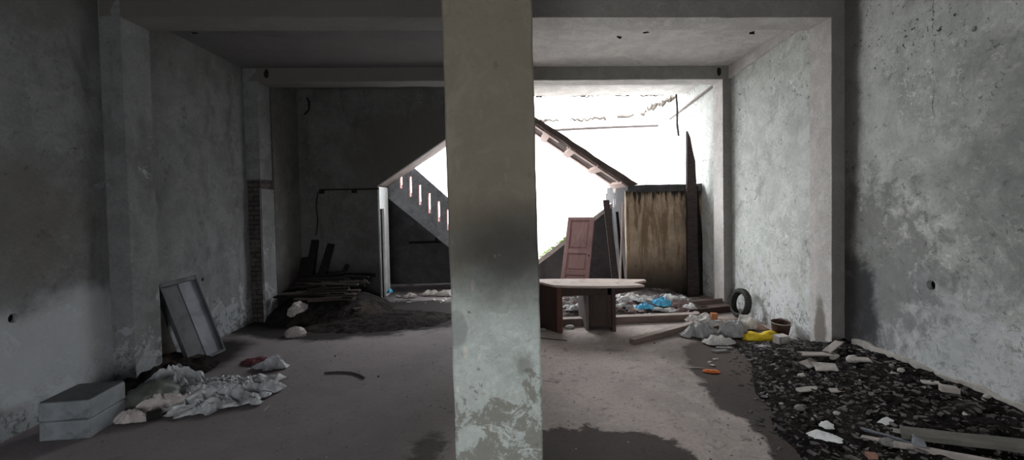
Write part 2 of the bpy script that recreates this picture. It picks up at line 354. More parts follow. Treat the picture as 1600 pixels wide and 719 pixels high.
def tube(pts, r, n=8, bm=None, cap=True):
    bm = bm or bmesh.new(); pts = [Vector(p) for p in pts]; rings = []
    for i, p in enumerate(pts):
        d = (pts[min(i+1,len(pts)-1)] - pts[max(i-1,0)]).normalized()
        a = d.orthogonal().normalized() if i == 0 else (rings_a - d*rings_a.dot(d)).normalized()
        rings_a = a; b = d.cross(a); rr = r[i] if isinstance(r, (list,tuple)) else r
        rings.append([bm.verts.new(p + (a*math.cos(2*math.pi*k/n) + b*math.sin(2*math.pi*k/n))*rr) for k in range(n)])
    for i in range(len(rings)-1):
        for k in range(n): bm.faces.new((rings[i][k], rings[i][(k+1)%n], rings[i+1][(k+1)%n], rings[i+1][k]))
    if cap: bm.faces.new(rings[0][::-1]); bm.faces.new(rings[-1])
    return bm
def lathe(prof, n=40, bm=None):
    bm = bm or bmesh.new(); rings = [[bm.verts.new((r*math.cos(2*math.pi*k/n), r*math.sin(2*math.pi*k/n), z)) for k in range(n)] for r, z in prof]
    for i in range(len(rings)-1):
        for k in range(n): bm.faces.new((rings[i][k], rings[i][(k+1)%n], rings[i+1][(k+1)%n], rings[i+1][k]))
    return bm, rings
def ridged(v, octs=4):
    s = 0; a = .5
    for i in range(octs):
        s += a*(1-abs(noise.noise(v))*2); v = v*2.07+Vector((3.1,1.7,5.2)); a *= .5
    return s
def crumple(sx, sy, h, seed, n=34, freq=5, thick=.004, outline=.3, base=None, lumps=1):
    """crumpled sheet lying on the ground: ragged outline, sharp folds, real thickness"""
    bm = bmesh.new(); g = {}
    off = Vector((seed*7.3, seed*3.9, seed))
    for i in range(n+1):
        for j in range(n+1):
            u = i/n*2-1; w = j/n*2-1
            ang = math.atan2(w, u); rad = math.hypot(u, w)
            lim = 1 - outline*.5 + outline*noise.noise(Vector((math.cos(ang)*1.7, math.sin(ang)*1.7, seed*2.3))) + outline*.5*noise.noise(Vector((math.cos(ang)*6, math.sin(ang)*6, seed)))
            sq = max(abs(u), abs(w)); k = sq/max(rad, 1e-6) if rad > 0 else 1
            x, y = u*k*lim*sx, w*k*lim*sy
            p = Vector((x, y, 0))*freq + off
            e = 1 - min(1, sq)**3
            z = h*(.15 + .85*e)*max(0, .35+ridged(p, 5)*.62 + .5*noise.noise(p*.35)*lumps)
            j2 = noise.noise_vector(p*1.3)*h*.35
            z = max(z, 0)
            g[i,j] = bm.verts.new((x+j2.x, y+j2.y, z+.004 + (base(x,y) if base else 0)))
    for i in range(n):
        for j in range(n): bm.faces.new((g[i,j], g[i+1,j], g[i+1,j+1], g[i,j+1]))
    return bm
def solid(o, t=.004):
    s = o.modifiers.new('solid', 'SOLIDIFY'); s.thickness = t; s.offset = 1; return o
def lump(sx, sy, sz, seed, sub=3, freq=3, amp=.35, flat=.35, angular=False):
    bm = bmesh.new(); bmesh.ops.create_icosphere(bm, subdivisions=sub, radius=1)
    off = Vector((seed*5.1, seed*2.3, seed*.7))
    for v in bm.verts:
        d = v.co.normalized()
        k = 1 + amp*(ridged(d*freq*.5+off, 4)-.5) if not angular else 1+amp*noise.cell(d*freq*.7+off)
        c = d*k
        if c.z < -flat: c.z = -flat
        v.co = Vector((c.x*sx, c.y*sy, (c.z+flat)*sz))
    return bm
def chip(s, seed, flatness=.4):
    """angular broken lump: hull of random points"""
    r = random.Random(seed); bm = bmesh.new()
    for i in range(9):
        bm.verts.new((r.uniform(-1,1)*s, r.uniform(-.7,.7)*s, r.uniform(0,1)*s*flatness))
    res = bmesh.ops.convex_hull(bm, input=bm.verts)
    bmesh.ops.delete(bm, geom=[g for g in res['geom_interior'] if isinstance(g, bmesh.types.BMVert)], context='VERTS')
    return bm
def cut_hole(o, cx, cy, cz, r, depth):
    bm = bmesh.new(); n = 18
    mt = Matrix.Translation((cx, cy, cz)) @ Matrix.Rotation(math.pi/2, 4, 'Y')
    bmesh.ops.create_cone(bm, cap_ends=True, segments=n, radius1=r, radius2=r, depth=depth*2, matrix=mt)
    for v in bm.verts:
        q = noise.noise(Vector((v.co.y*40, v.co.z*40, 1)))*.15
        v.co.y += (v.co.y-cy)*q; v.co.z += (v.co.z-cz)*q
    me = bpy.data.meshes.new('cut'); bm.to_mesh(me); bm.free(); c = bpy.data.objects.new('cut', me); COL.objects.link(c)
    md = o.modifiers.new('hole', 'BOOLEAN'); md.operation = 'DIFFERENCE'; md.object = c; md.solver = 'EXACT'
    dg = bpy.context.evaluated_depsgraph_get(); ev = o.evaluated_get(dg)
    nm = bpy.data.meshes.new_from_object(ev); o.modifiers.clear(); o.data = nm
    bpy.data.objects.remove(c)
def struct(name, bm, mat, **k):
    return obj(name, bm, mat, kind='structure', **k)

def frame_from(tx, o_, xdir, zdir):
    x = Vector(xdir).normalized(); z = Vector(zdir); z = (z-x*z.dot(x)).normalized(); y = z.cross(x)
    tx.matrix_world = Matrix.Translation(o_) @ Matrix((x,y,z)).transposed().to_4x4()
# ------------------------------------------------------------------ room shell
Y2, Y3, YB = 4.62, 7.02, 8.30
XR, XL, XLI, XRI = 3.60, -3.97, -3.76, 3.46
ZC, ZB = 3.89, 3.68
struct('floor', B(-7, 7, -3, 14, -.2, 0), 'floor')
# ceiling slab with a broken rear edge over the courtyard
pts = [(-4.3,-2.5),(3.9,-2.5),(3.9,9.0)]
x = 3.9
while x > -4.2:
    pts.append((x, 8.99 + R.uniform(-.05,.06))); x -= R.uniform(.05,.16)
pts.append((-4.3, 9.0))
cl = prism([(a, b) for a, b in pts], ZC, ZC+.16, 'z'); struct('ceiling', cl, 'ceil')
wr = struct('wall_right', B(XR, XR+.2, -2.5, 9.92, 0, 4.05), 'wall_r')
cut_hole(wr, XR, 3.64, 1.015, .042, .17)
cut_hole(wr, XR, 3.3, 3.05, .02, .04)
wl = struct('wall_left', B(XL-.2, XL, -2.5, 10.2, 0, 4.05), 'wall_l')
cut_hole(wl, XL, 3.74, .94, .038, .17)
cut_hole(wl, XL, 5.96, .86, .022, .05)
for w_, x_, y_, z_, r_ in ((wr, XR+.05, 3.64, 1.015, .0415), (wl, XL-.05, 3.74, .94, .0375), (wl, XL-.03, 5.96, .86, .0215)):  # black discs inside the holes, painting their inner shade
    b = bmesh.new(); bmesh.ops.create_cone(b, cap_ends=True, segments=18, radius1=r_*1.12, radius2=r_*1.12, depth=.01, matrix=Matrix.Translation((x_,y_,z_)) @ Matrix.Rotation(math.pi/2,4,'Y'))
    obj('hole_dark_disc', b, 'black', w_)
# pilasters on the side walls, one pair per row
def pil(n, x0, x1, y, mat):
    struct(n, rough(B(x0, x1, y, y+.35, 0, ZC), .15, .004, y), mat, bevel=.006)
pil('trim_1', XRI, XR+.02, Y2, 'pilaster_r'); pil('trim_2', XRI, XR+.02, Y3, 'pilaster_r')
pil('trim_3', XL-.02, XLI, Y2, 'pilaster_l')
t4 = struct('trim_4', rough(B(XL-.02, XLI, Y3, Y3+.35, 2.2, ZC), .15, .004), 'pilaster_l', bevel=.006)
b = bmesh.new(); box(b, XL-.02, XLI-.03, Y3+.02, Y3+.35, 0, 2.2); obj('exposed_brickwork', rough(b, .09, .006, 3), 'brick', t4)
obj('side_render', rough(B(XLI-.03, XLI+.005, Y3+.0, Y3+.37, 0, 2.06), .12, .004), 'pilaster_l', t4, bevel=.005)
struct('trim_5', rough(B(XL-.02, XLI, Y3+.39, YB+.1, 0, ZC), .2, .004), 'wall_p')
# cross beams, rows 2, 3 and over the partition
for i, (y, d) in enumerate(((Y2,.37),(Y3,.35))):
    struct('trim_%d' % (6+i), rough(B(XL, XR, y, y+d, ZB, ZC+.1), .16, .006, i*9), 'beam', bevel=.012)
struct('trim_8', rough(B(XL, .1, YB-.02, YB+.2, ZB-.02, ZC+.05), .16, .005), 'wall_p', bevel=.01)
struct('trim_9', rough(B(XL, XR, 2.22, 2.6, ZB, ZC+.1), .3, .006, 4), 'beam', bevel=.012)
# edge beams running along the right wall (sagging a little toward the rear)
struct('trim_10', prism([(Y2+.37,3.84),(Y3,3.69),(Y3,ZC+.05),(Y2+.37,ZC+.05)], XR-.045, XR+.02, 'x'), 'ceil', bevel=.006)
struct('trim_11', prism([(Y3+.35,3.72),(9.7,3.52),(9.7,3.55),(Y3+.35,3.75)], XR-.05, XR+.02, 'x'), 'mauve_conc', bevel=.004)
# front wall behind the camera with the street opening
fw_ = bmesh.new()
for q in ((-4.2,-1.7,0,4.0),(.1,3.9,0,4.0),(-1.7,.1,2.1,4.0)): box(fw_, q[0], q[1], -2.7, -2.5, q[2], q[3])
struct('wall_front', fw_, 'wall_l')
# sooty partition on the left with its sloping end cut under the stair flight
xs, zs = -2.37, 2.13; sl = .66
part = prism([(XL,0),(xs,0),(xs,zs),(.05,zs+sl*(.05-xs)),(.05,ZC),(XL,ZC)], YB, YB+.1)
struct('wall_back', part, 'wall_p')
# cement skirting, broken along its upper edge, at the foot of the right wall
sk = []; yy = 2.6
pts = [(2.4,0)]
while yy < 4.5:
    pts.append((yy, .30 + .06*noise.noise(Vector((yy*3,0,0))) + R.uniform(-.015,.015))); yy += .07
pts.append((4.5,0))
b = prism(pts, XR-.03, XR+.01, 'x')
struct('baseboard_right', b, 'skirt', bevel=.005)

# free-standing pillars
def pillar(y, mat, label, x0=-.294, x1=.147):
    e = rough(B(x0, x1, y, y+.42, 0, ZB), .10, .005, y)
    for v in e.verts: v.co.x += (1.65-v.co.z)*.0068
    o = obj('square_pillar', e, mat, bevel=.008)
    tag(o, label, 'pillar'); return o
p1 = pillar(2.22, 'pillar', 'big square concrete pillar standing in the foreground, sooty in the middle')
pillar(Y2, 'pilaster_r', 'square concrete pillar hidden directly behind the foreground pillar', -.26, .12)
pillar(Y3, 'pilaster_r', 'rearmost square concrete pillar, at the end of the sooty partition', -.26, .12)

# ------------------------------------------------------------------ left staircase
ls = empty('staircase', (-1.8, 9.0, 0), 'left concrete staircase behind the sooty partition, parapet pierced by narrow slots', 'staircase', 'pair of concrete staircases at the back')
def rel(o, e):
    o.parent = e; o.matrix_parent_inverse = Matrix.Translation(-Vector(e.location)); return o
def part_of(e, name, bm, mat, bevel=0, label=None, **k):
    o = obj(name, bm, mat, None, bevel, **k); rel(o, e)
    if label: o['label'] = label
    return o
# upper flight, its raw soffit seen from below
fl = prism([(xs,zs),(-.15,zs+sl*(-.15-xs)),(-.15,zs+.16+sl*(-.15-xs)),(xs,zs+.16)], YB+.1, 9.0)
part_of(ls, 'upper_flight', rough(fl, .2, .006), 'mauve_conc')
# closet wall below with its dark doorway
b = bmesh.new(); box(b, xs-.1, xs, YB+.1, 8.42, 0, zs-.0); box(b, xs-.1, xs, 8.42, 8.70, 1.70, zs); box(b, xs-.1, xs, 8.70, 9.0, 0, zs)
part_of(ls, 'closet_wall', b, 'pale', .004)
part_of(ls, 'doorway_dark_panel', B(xs-.07, xs-.04, 8.425, 8.695, 0, 1.70), 'black', label='black panel standing in for the dark of the doorway')  # black sheet painting the shade inside the open doorway
part_of(ls, 'closet_light_block', B(XL, xs-.1, 8.96, 9.0, 0, zs-.02), 'dark_conc')  # unseen wall added to keep daylight out of the closet
part_of(ls, 'landing', B(XL, xs, YB+.1, 10.1, zs-.02, zs+.14), 'dark_conc')
# slotted parapet of the lower flight (falls to the right)
def par_top(x): return 2.50 - .93*(x+1.85)
def par_bot(x): return 1.86 - .86*(x+2.33)
yP = 9.06; bmp = bmesh.new(); slots = []
xc = -2.30
while xc < -.25: slots.append(xc); xc += .183
sw = .050
xsx = [-2.75] + [q for c in slots for q in (c-sw/2, c+sw/2)] + [-.15]
for a, c in zip(xsx[:-1], xsx[1:]):
    mid = (a+c)/2; is_slot = any(abs(mid-s) < .005 for s in slots)
    top = lambda q: min(par_top(q), 2.95) if q > -1.85 else par_top(q)
    bt = lambda q: max(0, par_bot(q))
    if not is_slot: prism([(a,bt(a)),(c,bt(c)),(c,max(top(c),.02)),(a,top(a))], yP, yP+.1, 'y', bmp)
    else:
        m0 = top(mid)-.24; l = .42
        s1, s0 = m0, m0-l
        prism([(a,bt(a)),(c,bt(c)),(c,max(s0,bt(c)+.02)),(a,max(s0,bt(a)+.02))], yP, yP+.1, 'y', bmp)
        prism([(a,s1),(c,s1),(c,top(c)),(a,top(a))], yP, yP+.1, 'y', bmp)
pp = part_of(ls, 'parapet', bmp, 'grey_conc')
for c in slots:
    if par_top(c)-.75 < .3: continue
    m0 = par_top(c)-.24; b = bmesh.new(); w = sw/2
    box(b, c-w-.004, c-w+.004, yP-.004, yP+.104, m0-.42, m0); box(b, c+w-.004, c+w+.004, yP-.004, yP+.104, m0-.42, m0)
    box(b, c-w, c+w, yP-.004, yP+.104, m0-.012, m0+.004); box(b, c-w, c+w, yP-.004, yP+.104, m0-.424, m0-.41)
    o = obj('slot_lining', b, 'slot_red'); o.parent = pp; o['label'] = 'pink red painted slot lining'
b = bmesh.new()
for i in range(13):
    x0 = -2.37+i*.19; z1 = par_bot(x0)+.25
    if z1 < .18 or x0 > -.34: break
    prism([(x0,max(0,z1-.30)),(x0+.19,max(0,z1-.45)),(x0+.19,z1),(x0,z1)], yP+.1, 9.95, 'y', b)
part_of(ls, 'lower_flight', b, 'dark_conc')
bw = prism([(XL,0),(-.15,0),(-.15,.35),(-1.2,1.15),(-2.1,1.98),(-2.3,2.2),(XL,2.2)], 10.02, 10.14); part_of(ls, 'rear_wall', bw, 'dark_conc')
b = B(-2.2, -.9, 9.98, 10.02, .90, .95); part_of(ls, 'rail', b, 'char')
part_of(ls, 'post', B(-1.62, -1.56, 9.96, 10.02, .9, 1.25), 'char')

# ------------------------------------------------------------------ right staircase
rs = empty('staircase', (2.2, 8.6, 0), 'right concrete staircase in the bright courtyard, rust-stained wall under its landing', 'staircase', 'pair of concrete staircases at the back')
YR = 8.10
def fz(x): return 2.04 + .682*(2.24-x)
YF = 9.30
b = prism([(2.24,2.04),(.05,fz(.05)),(.05,fz(.05)+.12),(.6,fz(.6)+.105),(1.1,fz(1.1)+.125),(1.7,fz(1.7)+.11),(2.42,2.06)], YR, YF)
part_of(rs, 'upper_flight', rough(b, .14, .012, 5), 'smoked_brown', .006)
bt = bmesh.new()
# batten frames nailed under the flight
def along(x, y, dz): return Vector((x, y, fz(x)-dz))
def strip(bm, xa, xb, ya, yb, t=.025):
    v = []
    for x, dz in ((xa,0.004),(xb,0.004),(xb,t),(xa,t)):
        for y in (ya, yb): v.append(bm.verts.new(along(x, y, dz)))
    a = v[0::2]; c = v[1::2]; bm.faces.new(a); bm.faces.new(c[::-1])
    for i in range(4): bm.faces.new((a[i], c[i], c[(i+1)%4], a[(i+1)%4]))
fr = []
for name, args in (('long_batten',(.05,.97,8.24,8.40)), ('long_batten',(1.13,2.2,8.24,8.40)), ('long_batten',(.05,2.2,8.98,9.16)),
                   ('cross_batten',(.70,.80,8.16,9.26)),('cross_batten',(1.16,1.26,8.16,9.26)),('cross_batten',(1.66,1.76,8.16,9.26)),('cross_batten',(2.10,2.2,8.16,9.28))):
    b = bmesh.new(); strip(b, *args, t=.03 if name[0] == 'l' else .045); bmesh.ops.recalc_face_normals(b, faces=b.faces)
    part_of(rs, name, b, 'batten')
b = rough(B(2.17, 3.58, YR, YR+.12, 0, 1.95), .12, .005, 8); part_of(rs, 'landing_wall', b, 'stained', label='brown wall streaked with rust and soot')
part_of(rs, 'side_wall', B(2.19, 2.27, YR+.12, 9.9, 0, 1.93), 'dark_conc')
b = rough(B(2.20, 3.58, YR-.03, 9.85, 1.92, 2.05), .12, .014, 2); part_of(rs, 'landing', b, 'dark_conc')
part_of(rs, 'beam_end', rough(B(2.19, 2.44, 8.98, 9.20, 1.62, 2.02), .08, .008), 'tile', .01)
# lower flight descending to the left behind the leaning door
def gz(x): return 1.80 - .735*(2.30-x)
b = prism([(2.19,gz(2.19)-.10),(2.19,gz(2.19)),(-.08,max(.05,gz(-.08))),(-.08,0),(0.02,0)], 9.34, 9.44)
part_of(rs, 'lower_flight', rough(b, .2, .008, 3), 'skirt')
b = prism([(2.19,0),(2.19,gz(2.19)-.10),(.05,max(.02,gz(.05)-.10)),(.05,0)], 9.38, 9.50)
part_of(rs, 'under_wall', b, 'dark_conc')
b = bmesh.new()
for i in range(11):
    x1 = 2.19-i*.2
    prism([(x1-.2,0),(x1,0),(x1,gz(x1)-.12),(x1-.2,gz(x1)-.12)], 9.5, 10.2, 'y', b)
part_of(rs, 'steps', b, 'skirt')
b = bmesh.new()
for i in range(70):
    x = R.uniform(.3, 1.45); s = R.uniform(.02,.06)
    bmesh.ops.create_icosphere(b, subdivisions=1, radius=s, matrix=Matrix.Translation((x, R.uniform(9.34,9.5), gz(x)+.01)) @ Matrix.Diagonal((1,1,.6,1)))
mo = part_of(rs, 'moss', b, 'moss'); mo['kind'] = 'stuff'

# ------------------------------------------------------------------ courtyard
fwl = rough(B(-8, 8, 12.0, 12.2, 0, 3.95), .6, .02, 2)
struct('wall_back_courtyard', fwl, 'white')
def ragged_line(pts, r, seed, jit=.03, step=.06, skip=.25):
    rr = random.Random(seed); bm = bmesh.new(); P = []
    for a, c in zip(pts[:-1], pts[1:]):
        a, c = Vector(a), Vector(c); n = int((c-a).length/step)
        P += [a.lerp(c, i/n)+Vector((rr.gauss(0,jit), 0, rr.gauss(0,jit))) for i in range(n)]
    i = 0
    while i < len(P)-3:
        L = rr.randint(2, 6)
        if rr.random() > skip and len(P[i:i+L+1]) > 1: tube(P[i:i+L+1], rr.uniform(.4,1)*r, 5, bm)
        i += L
    return bm
o = obj('mossy_coping', ragged_line([(-3,11.97,3.93),(1,11.97,3.92),(2.5,11.97,3.98),(3.8,11.97,4.09)], .05, 3), 'twig')
tag(o, 'ragged dark moss line along the top of the bright courtyard wall', 'moss', None, 'stuff')
o = obj('mossy_coping', ragged_line([(3.57,11.6,4.06),(3.57,10.2,3.98),(3.57,9.25,3.90)], .05, 5, .035, .05, .1), 'twig')
tag(o, 'ragged dark moss line climbing to the broken ceiling corner at right', 'moss', None, 'stuff')
o = obj('mossy_coping', ragged_line([(-.2,9.0,3.885),(1.2,9.0,3.88),(3.5,9.0,3.885)], .02, 8, .012, .05, .45), 'twig')
tag(o, 'dark crumbly line along the broken rear edge of the ceiling', 'moss', None, 'stuff')
tag(obj('iron_rod', tube([(.9,11.93,3.64),(1.53,11.93,3.685),(2.8,11.93,3.73),(4.1,11.93,3.76)], .034), 'iron'), 'thin dark rod running across the bright far courtyard wall', 'rod')
tag(obj('hanging_cable', tube([(3.45,8.95,3.9),(3.46,8.93,3.6),(3.45,8.92,3.3),(3.47,8.9,3.05)], .022, 6), 'iron'), 'dark cable hanging from the broken ceiling corner at right', 'cable')
# tall charred board and its broken neighbour
b = prism([(3.235,0),(3.24,2.0),(3.25,3.0),(3.30,2.88),(3.35,2.62),(3.39,2.45),(3.40,2.1),(3.42,1.9),(3.42,.9),(3.45,0)], 7.92, 7.99)
tag(obj('charred_board', rough(b, .2, .008), 'mauve_conc' if 0 else 'char_grey'), 'tall splintered dark board standing upright beside the rust-stained wall', 'board')
b = prism([(3.43,0),(3.44,2.02),(3.48,2.0),(3.50,1.6),(3.55,1.2),(3.56,0)], 8.02, 8.06)
tag(obj('charred_board', rough(b, .2, .008), 'char'), 'shorter black board standing behind the tall splintered board', 'board')
def plant(name, loc, label, n, h, seed, mat='leaf'):
    rr = random.Random(seed); e = empty(name, loc, label, 'plant'); bs = bmesh.new(); bl = bmesh.new()
    for i in range(n):
        p = [Vector((rr.uniform(-.15,.15), rr.uniform(-.05,.05), 0))]; d = Vector((rr.uniform(-.5,.5), 0, 1)).normalized()
        for k in range(4):
            p.append(p[-1] + d*h/4*rr.uniform(.7,1.2)); d = (d+Vector((rr.uniform(-.4,.4), rr.uniform(-.3,.3), 0))).normalized()
            for q in range(2):
                c = p[-1]; a = rr.uniform(0,6.28); l = rr.uniform(.03,.06); dd = Vector((math.cos(a), math.sin(a)*.6, .4)); s = Vector((-dd.y, dd.x, 0))*.35
                v = [bl.verts.new(c+t) for t in (Vector(), dd*l*.5+s*l, dd*l, dd*l*.5-s*l)]; bl.faces.new(v)
        obj('stem', tube(p, .004, 5), 'twig', e)
    solid(obj('foliage', bl, mat, e, kind='stuff'), .002)
plant('wild_plant', (2.75,8.4,2.04), 'small green weed sprouting on the stair landing, nearest the flight', 3, .14, 1)
plant('wild_plant', (3.05,8.45,2.04), 'small green weed sprouting on the stair landing, nearest the right wall', 4, .2, 2)
# leafy branch seen over the left parapet
e = empty('leafy_branch', (-1.0, 11.2, 2.0), 'thin leafy branch showing over the slotted parapet', 'branch')
bs = bmesh.new(); bl = bmesh.new(); rr = random.Random(4)
for i in range(7):
    p = [Vector((.35, 0, rr.uniform(-.1,.5)))]; d = Vector((-1, 0, rr.uniform(-.3,.6))).normalized()
    for k in range(6):
        p.append(p[-1]+d*.12*rr.uniform(.6,1.2)); d = (d+Vector((0,rr.uniform(-.2,.2),rr.uniform(-.5,.5)))).normalized()
        c = p[-1]; a = rr.uniform(0,6.28); dd = Vector((math.cos(a), .2, math.sin(a))); s = Vector((-dd.z, 0, dd.x))*.3; l = rr.uniform(.05,.1)
        v = [bl.verts.new(c+t) for t in (Vector(), dd*l*.5+s*l, dd*l, dd*l*.5-s*l)]; bl.faces.new(v)
    obj('twig', tube(p, .007, 5), 'twig', e)
obj('stem', tube([(.35,0,.7),(.36,0,0),(.38,.02,-2.0)], .02, 6), 'twig', e); solid(obj('foliage', bl, 'twig', e, kind='stuff'), .002)

# ------------------------------------------------------------------ desk
DZ = .65
d = empty('desk', (1.1, 6.2, 0), 'broken dark wooden desk with a pale boat-shaped top', 'desk')
top = [(.40,6.30),(.61,6.0),(.80,5.93),(1.2,5.85),(1.5,5.83),(1.80,5.84),(1.71,6.03),(1.93,6.19),(1.92,6.27),(1.3,6.42),(.44,6.52)]
part_of(d, 'tabletop', prism(top, DZ-.03, DZ, 'z'), 'wood_pink', .004, label='pale dusty desk top with a notched end')
b = prism([(.62,DZ-.035),(1.78,DZ-.035),(1.72,DZ-.10),(1.42,DZ-.15),(.66,DZ-.15)], 5.985, 6.01); part_of(d, 'apron', b, 'wood_dark', .003)
b = prism([(.55,DZ-.035),(1.75,DZ-.035),(1.42,DZ-.13),(.6,DZ-.13)], 6.36, 6.38); part_of(d, 'back_rail', b, 'wood_dark', .003)
b = prism([(.36,6.36),(.64,6.0),(.67,6.02),(.67,6.42),(.40,6.46)], 0.0, DZ-.03, 'z'); part_of(d, 'pedestal', b, 'wood_dark', .004)
b = prism([(.635,5.985),(.70,5.97),(.72,6.03),(.68,6.06)], 0.0, DZ-.03, 'z'); part_of(d, 'corner_post', b, 'wood_red', .004)
b = prism([(1.08,6.06),(1.41,5.99),(1.41,6.40),(1.08,6.44)], .06, DZ-.03, 'z'); pd = part_of(d, 'pedestal', b, 'wood_dark', .004)
b = prism([(1.045,6.05),(1.085,6.05),(1.085,6.46),(1.02,6.56)], 0, DZ-.03, 'z'); part_of(d, 'side_panel', b, 'wood_grey', .003, label='greyish side panel')
b = prism([(1.385,5.965),(1.435,5.955),(1.44,6.44),(1.40,6.44)], 0, DZ-.03, 'z'); part_of(d, 'side_panel', b, 'wood_dark', .003)
b = bmesh.new()
for q in ((1.09,1.14,.05,.60),(1.33,1.385,.05,.60)): prism([(q[0],q[2]),(q[1],q[2]),(q[1],q[3]),(q[0],q[3])], 6.035-(q[0]-1.08)*.2, 6.05-(q[0]-1.08)*.2, 'y', b)
prism([(1.09,.55),(1.385,.55),(1.385,.61),(1.09,.61)], 6.0, 6.03, 'y', b)
part_of(d, 'front_frame', b, 'wood_dark', .003)

# ------------------------------------------------------------------ leaning door leaf
dl = empty('door_leaf', (1.07, 7.30, 0), 'brownish pink three-panel door leaf leaning against the right staircase', 'door')
Wd, Hd = .50, 1.62
b = bmesh.new()
def dbox(x0,x1,z0,z1,y0=0,y1=.035,bm=None): box(bm, x0,x1,y0,y1,z0,z1)
for q in ((0,.075,0,Hd),(Wd-.075,Wd,0,Hd),(.07,Wd-.07,Hd-.07,Hd),(.07,Wd-.07,0,.1),(.07,Wd-.07,.50,.58),(.07,Wd-.07,.90,.99)): dbox(*q, bm=b)
obj('frame', b, 'door', dl, .005)
for z0, z1 in ((.1,.50),(.58,.90),(.99,Hd-.07)):
    b = bmesh.new(); box(b, .072, Wd-.072, .012, .024, z0, z1); box(b, .10, Wd-.10, .005, .03, z0+.03, z1-.03)
    obj('panel', b, 'door', dl, .006)
b = bmesh.new(); bmesh.ops.create_cone(b, cap_ends=True, segments=14, radius1=.014, radius2=.014, depth=.012, matrix=Matrix.Translation((Wd-.04,-.002,.86)) @ Matrix.Rotation(math.pi/2,4,'X'))
obj('knob_hole', b, 'black', dl)
frame_from(dl, (.83,7.62,.05), (1,-.42,0), (.31,.70,1.43))

# boards and poles leaning in the corner beyond the desk
def bar(name, a, c, w, t, mat, label, cat, group=None, rough_=0, upv=None):
    a, c = Vector(a), Vector(c); L = (c-a).length; z = (c-a).normalized()
    x = z.cross(Vector(upv or (0,0,1))); x = x.normalized() if x.length > .01 else Vector((1,0,0)); y = z.cross(x)
    bm = B(-w/2, w/2, -t/2, t/2, 0, L)
    if rough_: rough(bm, max(L/8,.05), rough_, L*7+a.x)
    o = obj(name, bm, mat, bevel=.003)
    o.matrix_world = Matrix.Translation(a) @ Matrix((x, y, z)).transposed().to_4x4()
    if label: tag(o, label, cat, group)
    return o
bar('leaning_board', (1.93,7.86,.0), (2.02,9.1,1.78), .13, .025, 'char_grey', 'dark board leaning by the right staircase, left of the thin pole', 'board', upv=(0,-1,.3))
tag(obj('thin_pole', tube([(1.92,7.70,0),(2.10,8.06,1.74)], .017), 'batten'), 'thin pale pole leaning against the edge of the rust-stained wall', 'pole')
bar('leaning_board', (2.08,7.95,.0), (2.12,8.6,1.55), .05, .04, 'char', 'narrow black board leaning behind the thin pale pole', 'board', upv=(0,-1,.3))

# ------------------------------------------------------------------ timbers on the floor
def timber(name, a, c, w, h, label, tip=None):
    e = empty(name, a, label, 'timber'); e.location = a
    dx, dy = c[0]-a[0], c[1]-a[1]; L = math.hypot(dx, dy); e.rotation_euler.z = math.atan2(dy, dx)
    if abs(c[2]-a[2]) > 1e-4: e.rotation_euler.y = -math.atan2(c[2]-a[2], L)
    b = rough(B(0, L, -w/2, w/2, 0, h-.006), .2, .004, L); obj('timber_body', b, 'timber', e, .004)
    b = rough(B(0, L, -w/2, w/2, h-.004, h+.002), .2, .002, L); obj('pale_face', b, 'timber_top', e)['label'] = 'pale upper face'
    return e
timber('wooden_beam', (-.05,6.33,0), (2.78,6.42,0), .12, .10, 'long brown beam lying across the floor behind the desk')
timber('wooden_beam', (1.50,5.42,0), (2.62,6.02,.03), .09, .07, 'shorter brown beam lying slanted in front of the long beam')
tr = empty('wooden_tray', (2.72,6.62,0), 'brown shallow trough of planks lying near the right rear pilaster', 'trough', rz=math.radians(14))
b = bmesh.new(); box(b, 0, .85, 0, .26, .06, .08); obj('base', rough(b,.2,.003), 'timber', tr)
b = bmesh.new(); box(b, 0, .85, -.02, .0, 0, .10); obj('side', rough(b,.2,.003), 'wood_dark', tr, .003)
b = bmesh.new(); box(b, 0, .95, .26, .29, .05, .15); obj('side', rough(b,.2,.003), 'timber', tr, .003)
b = bmesh.new(); box(b, .3, .42, .10, .17, .078, .086); obj('slot', b, 'black', tr)

# ------------------------------------------------------------------ tyre and bucket
def tyre():
    b = bmesh.new(); n = 56; Rm = .175; prof = []
    for k in range(15):
        a = -2.35 + 4.7*k/14
        prof.append((Rm + .040*math.cos(a), .052*math.sin(a)))
    prof += [(Rm-.018,.036),(Rm+.0,.034),(Rm+.026,.02),(Rm+.03,0),(Rm+.026,-.02),(Rm+.0,-.034),(Rm-.018,-.036)]
    rings = []
    for i in range(n):
        t = 2*math.pi*i/n; rings.append([b.verts.new((r*math.cos(t), z, r*math.sin(t))) for r, z in prof])
    m = len(prof)
    for i in range(n):
        for k in range(m): b.faces.new((rings[i][k], rings[i][(k+1)%m], rings[(i+1)%n][(k+1)%m], rings[(i+1)%n][k]))
    e = empty('tyre', (3.42,6.45,0), 'worn black motorcycle tyre leaning against the right wall', 'tyre')
    obj('casing', b, 'rubber', e, smooth=True)
    b = bmesh.new()
    for i in range(40):
        t = 2*math.pi*i/40
        for s in (-1, 1):
            mt = Matrix.Rotation(-t, 4, 'Y') @ Matrix.Translation((Rm+.038, s*.016, 0)) @ Matrix.Rotation(s*.5, 4, 'X')
            box(b, -.004, .004, -.013, .013, -.008, .008, mt)
    obj('tread', b, 'rubber', e)
    for c in e.children: c.location = (0,0,.217)
    return e
ty = tyre(); ty.rotation_euler = (math.radians(-11), 0, math.radians(-84)); ty.location = (3.37,6.42,.012)
bk = empty('bucket', (3.36,5.36,0.02), 'rusty brown bucket standing against the right wall', 'bucket')
b, _ = lathe([(.001,0),(.085,0),(.09,.01),(.115,.17),(.12,.172),(.12,.178),(.112,.178),(.108,.168),(.085,.02),(.001,.018)], 36); obj('shell', b, 'rust', bk, smooth=False)
b = bmesh.new(); rr_ = .119
